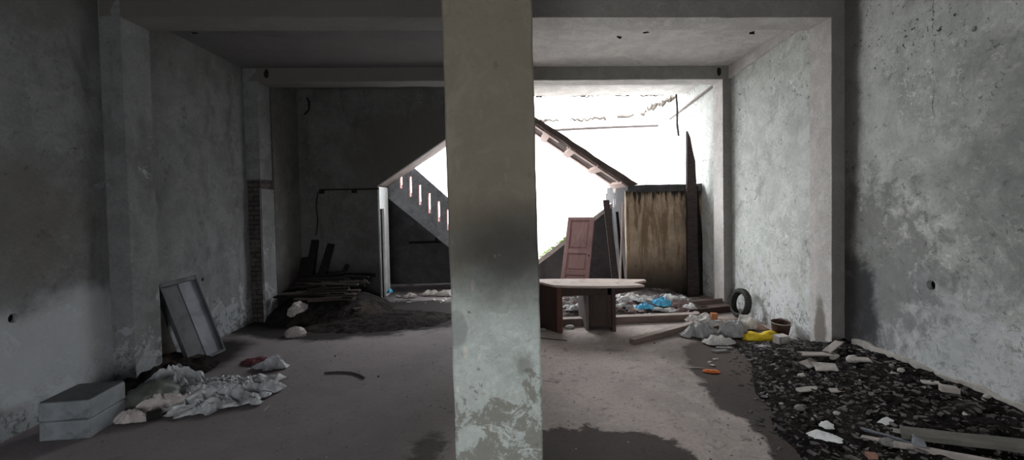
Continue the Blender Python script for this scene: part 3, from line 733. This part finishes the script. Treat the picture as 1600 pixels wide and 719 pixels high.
tube([(rr_*math.cos(a), rr_*math.sin(a), .176) for a in [2*math.pi*i/36 for i in range(37)]], .005, 6, b); obj('rim', b, 'tile', bk)['label'] = 'pale dusty rim'
b = tube([(-.118*math.cos(a), .02, .165+.05*math.sin(a)) for a in [math.pi*i/12 for i in range(13)]], .003, 5); obj('handle', b, 'rust', bk)
bk.location = (3.42,5.47,0.03); bk.rotation_euler = (math.radians(4), 0, 0)

# ------------------------------------------------------------------ ash heap at the right wall
def mound(x, y):
    # left limit of the heap as a function of y
    lim = 2.0 + .62*max(0, min(1, (y-3.2)/1.6)) - .1*max(0, 3.1-y)
    a = max(0, min(1, (x-lim-.1*noise.noise(Vector((x*2,y*2,3))))/1.25))
    bck = max(0, min(1, (5.35-y)/.7)); frt = 1
    h = .26*(a**.8)*bck*frt
    h += .045*a**.3*bck*(ridged(Vector((x*5,y*5,0)), 4)-.35) + .02*bck*min(1,a*6)*noise.noise(Vector((x*16,y*16,2)))
    return h if a*bck > 0 else -.02
b = bmesh.new(); g = {}; NX, NY = 130, 190
for i in range(NX):
    for j in range(NY):
        x = 1.8+(XRI+.135-1.8)*i/(NX-1); y = 1.9+3.6*j/(NY-1)
        x = min(x, XR-.002); g[i,j] = b.verts.new((x, y, mound(x,y)))
for i in range(NX-1):
    for j in range(NY-1): b.faces.new((g[i,j], g[i+1,j], g[i+1,j+1], g[i,j+1]))
def crumbs(n, s0, s1, seed):
    bm = bmesh.new(); rr = random.Random(seed); k = 0
    while k < n:
        x = rr.uniform(1.75,3.55); y = rr.uniform(2.3,5.4); z = mound(x,y)
        if z < 0:
            if mound(x+.22,y) < 0 or rr.random() > .45: continue
            z = 0
        k += 1
        q = s0+(s1-s0)*rr.random()**3; mt = Matrix.Translation((x,y,z)) @ Matrix.Rotation(rr.uniform(0,6.3),4,'Z') @ Matrix.Rotation(rr.uniform(-.5,.5),4,'X')
        box(bm, -q*rr.uniform(.8,2.2), q*rr.uniform(.8,2), -q*.7, q*.7, -q*.3, q*.45, mt)
    return bm
tag(obj('fine_crumbs', crumbs(2600,.004,.02,5), 'crumb'), 'fine greyish grit sprinkled over the black ash heap', 'grit', None, 'stuff')
o = obj('ash_heap', b, 'ash'); tag(o, 'black ash and charcoal heap spread along the foot of the right wall', 'ash', None, 'stuff')

def scatter_place(o, x, y, z, rx=0, ry=0, rz=0): o.location = (x,y,z); o.rotation_euler = (rx,ry,rz)
protos = {}
def chip_obj(kind, mat, i, s, fl): 
    key = (kind, i)
    if key not in protos:
        bm = chip(1, i*13+hash(len(kind)) % 97, fl); me = bpy.data.meshes.new(kind); bm.normal_update(); bm.to_mesh(me); bm.free(); me.materials.append(M[mat]); protos[key] = me
    o = bpy.data.objects.new(kind, protos[key]); COL.objects.link(o); o.scale = (s,s,s); return o
def spread(kind, mat, n, region, smin, smax, fl, label, cat, group, zf=mound, tilt=.35, seed=1):
    rr = random.Random(seed)
    k = 0; tries = 0
    while k < n and tries < 9000:
        tries += 1
        x = rr.uniform(region[0], region[1]); y = rr.uniform(region[2], region[3]); z = zf(x,y)
        if z is None or z < 0: continue
        o = chip_obj(kind, mat, rr.randint(0,6), smin+(smax-smin)*rr.random()**2, fl)
        scatter_place(o, x, y, z-.002, rr.uniform(-tilt,tilt), rr.uniform(-tilt,tilt), rr.uniform(0,6.3))
        tag(o, label, cat, group); k += 1
spread('rubble_fragment', 'stone', 90, (2.15,3.5,2.4,5.2), .006, .036, .5, 'small pale rubble fragment lying on the black ash heap', 'rubble', 'pale rubble fragments on the ash heap', seed=2)
spread('charcoal_lump', 'stone_grey', 230, (2.05,3.5,2.4,5.3), .008, .034, .6, 'small dark grey lump lying on the black ash heap', 'rubble', 'dark lumps on the ash heap', seed=3)
fl0 = lambda x, y: 0.0
spread('pebble', 'stone', 40, (.25,2.2,2.5,5.6), .004, .012, .6, 'tiny pale pebble lying on the bare floor of the right bay', 'pebble', 'tiny pebbles on the right bay floor', zf=fl0, seed=4, tilt=0)
spread('pebble', 'stone', 40, (-2.2,-.35,2.5,5.6), .004, .012, .6, 'tiny pale pebble lying on the bare floor of the left bay', 'pebble', 'tiny pebbles on the left bay floor', zf=fl0, seed=5, tilt=0)
spread('dark_crumb', 'char', 40, (-2.6,2.0,3.2,6.2), .005, .018, .6, 'tiny dark crumb lying on the bare concrete floor', 'crumb', 'dark crumbs on the floor', zf=fl0, seed=6, tilt=0)

def at(u, v, z):
    dd = rt*((u-800-SX)/FPX) + fw - up*((v-359.5-SY)/FPX); t = (z-H)/dd.z
    return Vector((0,0,H)) + dd*t
def onheap(u, v):
    z = .05
    for i in range(6):
        p = at(u, v, z); z = max(0, mound(p.x, p.y)) if p.x > 1.9 and p.y < 5.4 else 0
    return at(u, v, z)
# larger tiles, boards and papers that can be told apart
def slab(name, u, v, w, l, t, rz, mat, label, cat, rx=0, ry=0, lift=0, irregular=.15, seed=0):
    rr = random.Random(seed+int(u)); p = onheap(u, v)
    pts = [(-w/2,-l/2),(0,-l/2),(w/2,-l/2),(w/2,0),(w/2,l/2),(0,l/2),(-w/2,l/2),(-w/2,0)]
    pts = [(a*(1+rr.uniform(-irregular,irregular)), c*(1+rr.uniform(-irregular,irregular))) for a, c in pts]
    o = obj(name, rough(prism(pts, 0, t, 'z'), .05, .002, u), mat, bevel=.002)
    o.location = p + Vector((0,0,lift)); o.rotation_euler = (rx, ry, rz); return tag(o, label, cat)
slab('broken_tile', 1266, 572, .20, .11, .014, .5, 'tile', 'pale broken tile on the ash, leftmost below the slanted board', 'tile', rx=.2, lift=.02)
slab('broken_tile', 1290, 578, .19, .13, .014, -.3, 'stone', 'palest square broken tile lying flat in front of the tile stack', 'tile', rx=.2, lift=.02)
slab('broken_board', 1280, 562, .34, .10, .014, -.15, 'tile', 'long flat board piece lying in the middle of the tile stack', 'board', lift=.05)
slab('broken_board', 1302, 552, .28, .08, .014, .55, 'tile', 'board piece slanting up to the right at the top of the tile stack', 'board', lift=.06, ry=-.15)
slab('broken_tile', 1345, 566, .16, .10, .014, -.4, 'tile', 'dull tile piece between the two pale stones by the pilaster', 'tile', lift=.02)
def stone(u, v, s, label, mat='stone', fl=.8, seed=1, name='stone', lift=0):
    o = obj(name, lump(s, s*.8, s*fl, seed), mat, smooth=True); o.location = onheap(u, v)+Vector((0,0,lift)); return tag(o, label, 'stone')
stone(1303, 562, .045, 'rounded grey stone right of the tile stack', seed=3)
stone(1333, 566, .06, 'larger pale stone near the foot of the right wall', seed=4)
stone(1408, 581, .03, 'whitish stone at the foot of the right wall, below the black hole', seed=5)
stone(1255, 588, .05, 'flat pinkish stone in the middle of the ash heap', fl=.35, seed=6)
slab('plaster_flake', 1262, 611, .22, .06, .012, .1, 'stone', 'long pale plaster flake in the middle of the ash heap', 'flake', rx=.15, lift=.01)
slab('plaster_flake', 1313, 613, .16, .05, .012, -.1, 'stone', 'pale plaster flake right of the long flake', 'flake', rx=.15, lift=.01)
slab('plaster_flake', 1455, 603, .12, .06, .012, -.4, 'stone', 'pale flake lying against the cement skirting', 'flake', lift=.02)
slab('broken_brick', 1482, 612, .11, .07, .04, -.5, 'tile', 'pinkish brick piece lying against the cement skirting', 'brick', lift=.0)
slab('broken_brick', 1362, 716, .06, .04, .03, -.2, 'brick_red', 'small red brick piece at the front of the ash heap', 'brick')
slab('paper_scrap', 1385, 663, .15, .05, .004, .45, 'paper', 'white pointed paper scrap right of the crumpled papers', 'paper', rx=.3, lift=.02, irregular=.3)
slab('paper_scrap', 1410, 678, .13, .05, .004, -.6, 'cloth_grey', 'grey paper scrap above the grey block piece', 'paper', rx=.2, lift=.01, irregular=.3)
slab('grey_block_piece', 1433, 697, .11, .06, .04, .9, 'foam', 'light grey block piece near the long plank', 'block', rx=.2, lift=.01)
for i, (u, v, s, lab) in enumerate(((1308, 648, .03, 'small pale stone above the white papers'), (1387, 694, .05, 'dark grey round stone right of the white papers'),
        (1221, 632, .02, 'small stone at the left edge of the ash heap'), (1250, 640, .045, 'grey stone at the centre front of the ash heap'), (1543, 622, .03, 'pale stone at the right end of the cement skirting'))):
    stone(u, v, s, lab, 'stone_grey' if 'grey' in lab else 'stone', .6, 10+i)
# papers
p = onheap(1291, 671); o = solid(obj('paper_sheet', crumple(.085, .05, .02, 3, 14, 9), 'paper'), .002); o.location = p+Vector((0,0,.025)); o.rotation_euler = (.25,.1,.5)
tag(o, 'white paper sheet standing behind the crumpled white wrapper', 'paper')
p = onheap(1288, 689); o = solid(obj('paper_wrapper', crumple(.125, .05, .05, 8, 20, 9), 'paper'), .002); o.location = p+Vector((0,0,.02)); o.rotation_euler = (.2,0,-.42)
tag(o, 'crumpled white paper wrapper at the front edge of the ash heap', 'paper')
# planks at the near right corner
bar('long_plank', (3.52,2.12,.36), (2.62,2.86,.19), .14, .03, 'board_brown', 'wide brown plank lying on the ash at the near right corner', 'plank', rough_=.004, upv=(0,0,1)).rotation_mode = 'XYZ'
bar('long_plank', (2.85,2.35,.24), (2.42,2.95,.11), .04, .035, 'tile', 'narrow pale plank left of the wide brown plank', 'plank', rough_=.003)
bar('long_plank', (2.62,2.70,.18), (2.50,3.05,.12), .03, .02, 'tray_light', 'thin grey stick left of the narrow pale plank', 'stick', rough_=.003)
# yellow bag, sacks, carton, orange scrap
def bag(name, x, y, z, sx, sy, sz, rz, mat, label, cat, seed, amp=.5, freq=4, sub=5, shapef=None, flat=.35):
    bm = lump(sx, sy, sz, seed, sub, freq, amp, flat)
    if shapef:
        for v in bm.verts: shapef(v)
    o = obj(name, bm, mat, smooth=True); o.location = (x,y,z); o.rotation_euler.z = rz
    return tag(o, label, cat)
def waist(v):
    k = .60+.45*min(1, abs(v.co.x+.02)/.12); v.co.y *= k; v.co.z *= k
p = onheap(1190, 531)
bag('yellow_bag', p.x, p.y, p.z, .215, .085, .085, -.12, 'yellow', 'bright yellow plastic bag twisted in the middle, on the ash', 'bag', 4, .5, 5, 4, waist)
p = onheap(1192, 540); o = solid(obj('foil_scrap', crumple(.10,.035,.03,5,16,12), 'sheet'), .002); o.location = p+Vector((-.02,-.06,.0)); o.rotation_euler.z = -.2
tag(o, 'silvery foil scrap under the yellow bag', 'foil')
b = bmesh.new(); box(b, 0,.14,0,.02,0,.085); box(b, 0,.02,0,.12,0,.085); box(b, 0,.14,0,.12,.08,.095)
o = obj('white_carton', b, 'stone', bevel=.004); o.location = onheap(1224, 538)+Vector((-.04,0,-.01)); o.rotation_euler.z = .15; tag(o, 'pale open box lid between the yellow bag and the bucket', 'box')
def sack(u, v, sx, sy, sz, rz, mat, label, seed, amp=.75, freq=8.5, dz=0):
    p = at(u, v, 0); return bag('sack', p.x, p.y+sy*.5, dz, sx, sy, sz, rz, mat, label, 'sack', seed, amp, freq)
def drape(u, v, sx, sy, h, rz, mat, label, seed, freq=7, dy=.1, dz=0, rx=0, n=60):
    o = solid(obj('sack', crumple(sx, sy, h, seed, n, freq, outline=.25, lumps=.6), mat), .004); p = at(u, v, 0)
    o.location = (p.x, p.y+dy, dz); o.rotation_euler = (rx,0,rz); return tag(o, label, 'sack')
drape(1100, 530, .26, .15, .20, -.1, 'sack_grey', 'grey crumpled plastic sack at the left end of the sacks', 31)
drape(1126, 542, .20, .11, .13, -.3, 'sack', 'whitish flattened sack lying nearest in front of the grey sack', 32, 9)
drape(1108, 516, .28, .14, .16, -.15, 'sack', 'pale woven sack draped behind the grey crumpled sack', 39, 5, .15, .06, .35)
drape(1150, 530, .19, .16, .26, .1, 'sack_grey', 'grey sack standing in the middle, left of the yellow bag', 33, 6)
drape(1172, 518, .18, .14, .24, .2, 'sack', 'white crumpled sack right behind the yellow bag', 34, 7)
b = rough(B(-.045,.045,-.03,.03,0,.085), .03, .003); o = obj('orange_carton', b, 'carton', bevel=.003); o.location = at(1113, 512, .0)+Vector((0,-.04,.13)); o.rotation_euler = (.15,.05,-.1); tag(o, 'small orange brown carton lying on the grey and white sacks', 'box')
p = at(1111, 582, 0); o = solid(obj('orange_scrap', crumple(.10,.042,.035,6,18,9,outline=.15), 'orange'), .003); o.location = p; o.rotation_euler.z = -.25; tag(o, 'orange plastic scrap lying alone on the floor', 'scrap')
p = at(1092, 576, 0); tag(obj('straw', tube([(p.x-.14,p.y+.02,.008),(p.x,p.y,.012),(p.x+.07,p.y-.03,.008)], .005, 5), 'stone'), 'thin pale stick beside the orange plastic scrap', 'stick')
for i, (u, v, rz) in enumerate(((1112,572,.3),(1118,562,.1),(1108,567,.8))):
    o = chip_obj('rubble_fragment', 'stone', i, .035, .4); scatter_place(o, *at(u, v, 0), rz=rz); tag(o, 'pale chip in the little cluster behind the orange scrap', 'rubble', 'chips behind the orange scrap')
for u, v, rz, lab in ((1125,550,.1,'dark slate piece left of the ash heap, upper'),(1132,545,-.2,'dark slate piece left of the ash heap, lower')):
    slab('slate_piece', u, v, .18, .06, .02, rz, 'stone_grey', lab, 'stone', lift=.0)

o = obj('rusty_sheet', rough(prism([(2.75,6.02),(3.15,5.72),(3.48,5.80),(3.50,6.30),(2.95,6.42)], .004, .016, 'z'), .12, .006), 'rust_sheet'); tag(o, 'flat rusty brown sheet on the floor in front of the tyre', 'sheet')
# ------------------------------------------------------------------ courtyard litter behind the desk
def tz(x, y): return max(.0, .10*min(1, max(0,(y-6.5)/.6)) + .05*noise.noise(Vector((x*3,y*3,0))))
b = bmesh.new(); g = {}
for i in range(90):
    for j in range(60):
        x = .2+3.0*i/89; y = 6.55+1.7*j/59; e_ = min(1,(i/8),(89-i)/8,(j/6),(59-j)/3)
        g[i,j] = b.verts.new((x,y, -.02*(1-e_)+e_*(tz(x,y)+.04*ridged(Vector((x*9,y*9,1)),3))))
for i in range(89):
    for j in range(59): b.faces.new((g[i,j], g[i+1,j], g[i+1,j+1], g[i,j+1]))
tag(obj('litter_bed', b, 'litter_bed'), 'trampled bed of dirt and rotten litter behind the desk', 'litter', None, 'stuff')
def litter(u, v, sx, sy, h, mat, label, cat, seed, name='rag', group=None, zz=.1):
    p = at(u, v, zz); o = solid(obj(name, crumple(sx, sy, h, seed, 18, 9), mat), .004); o.location = (p.x, p.y, max(.02, tz(p.x,p.y)+.03)); o.rotation_euler.z = R.uniform(-.4,.4); return tag(o, label, cat, group)
litter(1035, 470, .17, .12, .16, 'blue', 'bright blue plastic bag on the courtyard litter, upper right', 'bag', 1, 'plastic_bag', zz=.18)
litter(1008, 476, .18, .08, .10, 'blue', 'bright blue plastic bag lying flat, left of the upper blue bag', 'bag', 2, 'plastic_bag', zz=.15)
litter(608, 470, .07, .05, .14, 'blue', 'pale blue scrap at the foot of the left closet doorway', 'scrap', 3, 'plastic_scrap', zz=0)
litter(1062, 474, .20, .12, .13, 'cloth_brown', 'brown mauve heap of cloth right of the blue bags', 'cloth', 4, zz=.15)
litter(1078, 477, .10, .10, .10, 'cloth_brown', 'brown cloth bundle at the right end of the litter', 'cloth', 5, zz=.12)
litter(1012, 488, .13, .08, .09, 'paper', 'white cloth lying over the long beam', 'cloth', 6, zz=.12)
litter(985, 468, .15, .08, .10, 'sack', 'pale crumpled sheet at the left rear of the litter', 'sheet', 7, zz=.15)
rr = random.Random(12)
for i in range(84):
    u = rr.uniform(960,1085) if i < 62 else rr.uniform(875,912); v = rr.uniform(468,488); m_ = rr.choice(['paper','paper','paper','sack','cloth_grey','cloth_brown','sack','sheet'])
    L = {'paper':'white paper scrap in the courtyard litter behind the desk','sack':'off-white rag in the courtyard litter behind the desk','cloth_grey':'grey rag in the courtyard litter behind the desk','cloth_brown':'brown rag in the courtyard litter behind the desk','sheet':'bluish grey plastic scrap in the courtyard litter behind the desk'}[m_]
    litter(u, v, rr.uniform(.06,.15), rr.uniform(.03,.08), rr.uniform(.03,.10), m_, L, 'litter', 20+i, {'paper':'paper_scrap','sheet':'plastic_scrap'}.get(m_,'rag'), {'paper':'white paper scraps behind the desk','sack':'off-white rags behind the desk','cloth_grey':'grey rags behind the desk','cloth_brown':'brown rags behind the desk','sheet':'plastic scraps behind the desk'}[m_], zz=.08)
for i, (u, v, s) in enumerate(((858,514,.05),(872,518,.025),(880,515,.03),(900,508,.05),(890,513,.07),(848,516,.04))):
    o = obj('rubble_lump', lump(s, s*.8, s*.5, 50+i), 'stone'); o.location = at(u, v, 0); tag(o, 'pale plaster lump on the floor under the desk', 'rubble', 'plaster lumps under the desk')
spread('rubble_fragment', 'stone', 45, (-2.2,-.5,8.0,8.9), .02, .07, .4, 'pale rubble fragment on the floor below the slotted parapet', 'rubble', 'pale rubble below the slotted parapet', zf=fl0, seed=9)
for i,(x,y,sx) in enumerate(((-1.9,8.55,.16),(-1.55,8.7,.2),(-1.2,8.6,.22))):
    o = solid(obj('pale_cloth', crumple(sx,.1,.12,60+i,18,8), 'stone'), .004); o.location = (x,y,0); tag(o, 'pale crumpled cloth below the slotted parapet, %s' % ('leftmost','middle one','rightmost')[i], 'cloth')
bar('floor_stick', (.72,5.62,.01), (.36,5.78,.01), .012, .008, 'char', 'dark thin stick on the floor before the desk', 'stick')

# ------------------------------------------------------------------ left bay: blocks, bags, plastic sheet
ang = math.radians(0)
for i, (z0, lab) in enumerate(((0,'grey block lying on the floor by the left wall, lower of the two'),(.155,'grey block with a dark top by the left wall, upper of the two'))):
    e = empty('grey_block', (-3.50,3.79,z0), lab, 'block', 'two stacked grey blocks by the left wall')
    b = rough(B(-.18,.18,-.19,.19,0,.152 if i == 0 else .150), .09, .005, i*3+1); obj('block_body', b, 'foam', e, .016, seg=2)
    if i: obj('dark_face', rough(B(-.172,.172,-.182,.182,.146,.155), .09, .002, 5), 'foam_top', e, .003)['label'] = 'dark top face'
    e.rotation_euler.z = math.radians(4+i*1.5)
p = at(222, 645, 0); bag('dark_bag', p.x+.0, p.y+.12, 0, .20, .20, .17, .2, 'bag_dark', 'dark greenish plastic bag between the grey blocks and the crumpled sheet', 'bag', 71, .35, 3, 4)
def sheet(u, v, sx, sy, h, rz, mat, label, seed, name='plastic_sheet', freq=6, n=50):
    o = solid(obj(name, crumple(sx, sy, h, seed, n, freq, outline=.35), mat), .003); o.location = at(u, v, 0); o.rotation_euler.z = rz; return tag(o, label, 'plastic sheet')
sheet(345, 622, .58, .50, .15, .45, 'sheet', 'large crumpled clear plastic sheet spread over the left bay floor', 81, freq=8, n=130)
sheet(275, 608, .24, .20, .26, .3, 'sheet', 'upright crumpled fold of plastic left of the large sheet', 82, freq=9)
sheet(262, 640, .30, .10, .15, .75, 'dull_sheet', 'dull pinkish crumpled plastic trailing in front of the dark bag', 83, freq=10)
sheet(203, 660, .17, .08, .09, .1, 'dull_sheet', 'small crumpled plastic strip by the grey blocks', 84, freq=13)
sheet(425, 575, .20, .13, .12, .2, 'sheet', 'small crumpled plastic piece at the far end of the large sheet', 85, freq=10)
p = at(231, 662, 0); o = obj('dark_can', tube([(-.03,0,.045),(.05,.05,.045)], .042, 18), 'black'); o.location = p+Vector((0,.03,0)); tag(o, 'dark round can end between the crumpled plastics', 'can')
p = at(400, 567, 0); o = solid(obj('red_cloth', crumple(.20,.14,.05,87,20,6), 'red'), .004); o.location = p; tag(o, 'dull red cloth on the floor behind the plastic sheet', 'cloth')
for u, v, rz in ((312,662,.2),(382,655,.5)):
    pass
bar('pale_stick', (*at(412,643,0).xy, .006), (*at(421,635,0).xy, .006), .01, .006, 'stone', 'small pale stick right of the large plastic sheet', 'stick')
tag(obj('bent_strip', tube([(-1.98,4.80,.012),(-1.85,4.81,.012),(-1.7,4.78,.012),(-1.58,4.70,.012),(-1.51,4.62,.014)], .011, 6), 'rubber'), 'black curved strip lying in the middle of the left bay floor', 'strip')
# leaning grey tray and the board behind it
tx = empty('metal_tray', (-3.60,5.30,0), 'shallow grey metal tray leaning on the left wall', 'tray')
TW, TH = .47, 1.0
obj('back_plate', B(.0, TW, .045, .055, 0, TH), 'tray', tx)
obj('pale_plate', B(TW*.52, TW-.02, .038, .045, .03, TH-.03), 'tray_light', tx)['label'] = 'lighter strip of the plate'  # right part of the plate is paler
for nm, q in (('rim',(0,.018,0,.055,0,TH)),('rim',(TW-.018,TW,0,.055,0,TH)),('rim',(.018,TW-.018,0,.055,0,.03)),('rim',(.018,TW-.018,0,.055,TH-.05,TH))):
    obj(nm, B(*q), 'tray', tx, .003)
# orient: x axis runs along the wall, front faces the room
frame_from(tx, (-3.60,5.17,0), (.10,.46,.03), (-.30,.12,.93))
b = prism([(0,0),(.30,0),(.05,.95),(0,.95)], 0, .012); o = obj('thin_board', b, 'board_brown'); tag(o, 'thin brown grey board leaning between the left pilaster and the metal tray', 'board')
frame_from(o, (-3.86,5.00,0), (.10,.45,0), (-.08,.0,.97))
# dark rubble at the foot of the left pilaster
b = bmesh.new(); g = {}
for i in range(40):
    for j in range(50):
        x = -3.96+.75*i/39; y = 4.35+1.3*j/49
        e_ = max(0, 1-((x+3.9)/.62)**2-((y-5.0)/.62)**2)
        g[i,j] = b.verts.new((x,y, -.02+.19*e_**.7*(.8+.4*noise.noise(Vector((x*8,y*8,4)))) if e_ > 0 else -.02))
for i in range(39):
    for j in range(49): b.faces.new((g[i,j], g[i+1,j], g[i+1,j+1], g[i,j+1]))
tag(obj('soot_heap', b, 'ash'), 'black soot heap at the foot of the left pilaster', 'ash', None, 'stuff')

# ------------------------------------------------------------------ burnt wood pile at the left rear
b = bmesh.new(); g = {}
def bz(x, y):
    e_ = max(0, 1-((x+3.0)/1.05)**2-((y-7.6)/.95)**2)
    e2 = max(0, 1-((x+2.1)/1.3)**2-((y-6.95)/.7)**2)
    return -.02 + .36*e_**.8 + .09*e2**.7 + (.03*noise.noise(Vector((x*7,y*7,1))) if e_+e2 > 0 else 0)
for i in range(80):
    for j in range(60):
        x = -3.96+3.3*i/79; y = 6.1+2.17*j/59
        x_ = max(x, XLI+.01) if 7.0 < y < 7.4 else x
        g[i,j] = b.verts.new((x_,y,bz(x,y)))
for i in range(79):
    for j in range(59): b.faces.new((g[i,j], g[i+1,j], g[i+1,j+1], g[i,j+1]))
tag(obj('burnt_heap', b, 'ash'), 'low black heap of burnt remains at the left rear', 'ash', None, 'stuff')
rr = random.Random(22)
for i in range(52):
    x = rr.uniform(-3.35,-2.6); y = rr.uniform(7.0,8.0); L = rr.uniform(.5,1.1); a = rr.uniform(-.3,.35)
    z = max(.02,bz(x,y))+rr.uniform(0,.06)+ .30*max(0,(y-7.3)/.8)*rr.random()
    dv = Vector((math.cos(a), math.sin(a)*.8, 0))*L/2; c = Vector((x,y,z+.03)); q0 = c-dv; q1 = c+dv
    q0.x = max(q0.x,-3.7); q1.x = min(q1.x,-2.42); q1.y = min(q1.y, 8.24); q0.y = min(q0.y,8.24)
    bar('charred_plank', q0, q1+Vector((0,0,rr.uniform(-.03,.06))), rr.uniform(.05,.11), .025, rr.choice(['char','char','char_grey']), 'charred plank lying in the burnt wood pile before the partition', 'plank', 'charred planks in the left rear pile', .004)
bar('charred_plank', (-3.15,7.65,.25), (-2.33,6.95,.18), .10, .03, 'char_grey', 'long greyish plank lying lowest across the front of the burnt pile', 'plank', None, .004)
for i, (a, c, w, lab) in enumerate((((-3.55,7.75,.0),(-3.50,8.27,1.16),.13,'tallest charred board leaning in the left rear corner'),((-3.40,7.75,.05),(-3.22,8.27,1.08),.12,'charred board leaning right of the tallest one'),((-3.62,7.62,.0),(-3.66,8.20,.85),.12,'charred board leaning left of the tallest one'),((-3.1,7.85,.2),(-2.93,8.26,.70),.07,'short charred board leaning right of the two tall ones'))):
    bar('charred_board', a, c, w, .035, 'char', lab, 'board', None, .006, upv=(0,-1,.3))
bar('charred_rafter', (-3.15,8.22,.52), (-2.42,8.24,.50), .06, .06, 'char', 'charred rafter lying along the partition on top of the pile', 'rafter', None, .005)
sack(459, 527, .13, .10, .09, 0, 'dull_sheet', 'pale lumpy sack on the floor below the upper pale sack', 91, .4)
bag('sack', -3.22, 6.95, .10, .15, .13, .17, .3, 'dull_sheet', 'pale lumpy sack resting against the burnt pile', 'sack', 92, .35, 3)
# charred wall bar with two blocks and a hanging cable
e = empty('wall_bar', (-2.9,8.27,2.07), 'charred horizontal bar fixed to the sooty partition', 'bar')
obj('bar', rough(B(-.50,.56,-.0,.025,-.012,.012), .1, .003), 'char', e)
for x in (-.46,.12): obj('bracket', rough(B(x-.04,x+.04,-.02,.028,-.07,.01), .04, .004), 'char', e)
tag(obj('hanging_cable', tube([(-3.42,8.25,2.03),(-3.46,8.24,1.8),(-3.44,8.25,1.5),(-3.48,8.25,1.25)], .007, 5), 'char'), 'thin dark cable hanging from the left end of the charred wall bar', 'cable')
# ironwork left in the concrete
for i, (x, y, z, lab) in enumerate(((1.60,5.0,3.67,'rusty bolt stub under the near beam, right bay'),(1.47,5.75,3.885,'small rusty clip on the ceiling of the right bay, left one'),(3.15,5.6,3.885,'small rusty clip on the ceiling of the right bay, near the wall'),(-3.3,4.99,3.67,'rusty bolt stub under the near beam, left bay'))):
    b = chip(.045, i+3, .7)
    for v in b.verts: v.co.z = -v.co.z+.01
    bmesh.ops.recalc_face_normals(b, faces=b.faces)
    o = obj('rusty_stub', b, 'black'); o.location = (x,y,z); tag(o, lab, 'bolt')
for i, (x, z, lab) in enumerate(((3.40,3.82,'dark hole at the right end of the rear beam'),(-3.62,3.83,'dark hole at the left end of the rear beam'))):
    o = obj('dark_pocket', lump(.035,.012,.07, i+5, 2, 3, .3, .9), 'black'); o.location = (x, Y3-.004, z-.09); tag(o, lab, 'hole')  # black lump standing in for a dark hole in the beam
tag(obj('loose_wire', tube([(-3.55,8.24,3.72),(-3.5,8.18,3.62),(-3.52,8.2,3.5),(-3.6,8.22,3.42)], .014, 6), 'char'), 'short black wire dangling below the beam over the partition, left end', 'wire')

# ------------------------------------------------------------------ light: overcast sky through the courtyard and the street opening
w = bpy.data.worlds.new('overcast_sky'); scene.world = w; w.use_nodes = True; nt = w.node_tree; bg = nt.nodes['Background']
tc = nt.nodes.new('ShaderNodeTexCoord'); sx_ = nt.nodes.new('ShaderNodeSeparateXYZ'); rp = nt.nodes.new('ShaderNodeValToRGB')
nt.links.new(tc.outputs['Generated'], sx_.inputs[0]); nt.links.new(sx_.outputs[2], rp.inputs[0]); nt.links.new(rp.outputs[0], bg.inputs[0])
rp.color_ramp.elements[0].color = (.64,.645,.65,1); rp.color_ramp.elements[1].color = (.95,.97,1,1); rp.color_ramp.elements[1].position = .6
bg.inputs[1].default_value = 18.5
def portal(name, loc, rot, sx, sy):
    l = bpy.data.lights.new(name, 'AREA'); l.shape = 'RECTANGLE'; l.size = sx; l.size_y = sy; l.cycles.is_portal = True
    o = bpy.data.objects.new(name, l); COL.objects.link(o); o.location = loc; o.rotation_euler = rot
portal('street_opening_portal', (-.8,-2.6,1.05), (math.radians(90),0,0), 1.8, 2.1)
portal('courtyard_portal', (0,10.5,4.4), (0,0,0), 16, 3.4)
portal('courtyard_side_portal', (0,11.9,5.2), (math.radians(-90),0,0), 16, 2.6)
scene.view_settings.view_transform = 'Standard'; scene.view_settings.look = 'None'; scene.view_settings.gamma = 1
scene.view_settings.use_curve_mapping = False; scene.view_settings.exposure = 0.0
scene.cycles.max_bounces = 10; scene.cycles.diffuse_bounces = 7
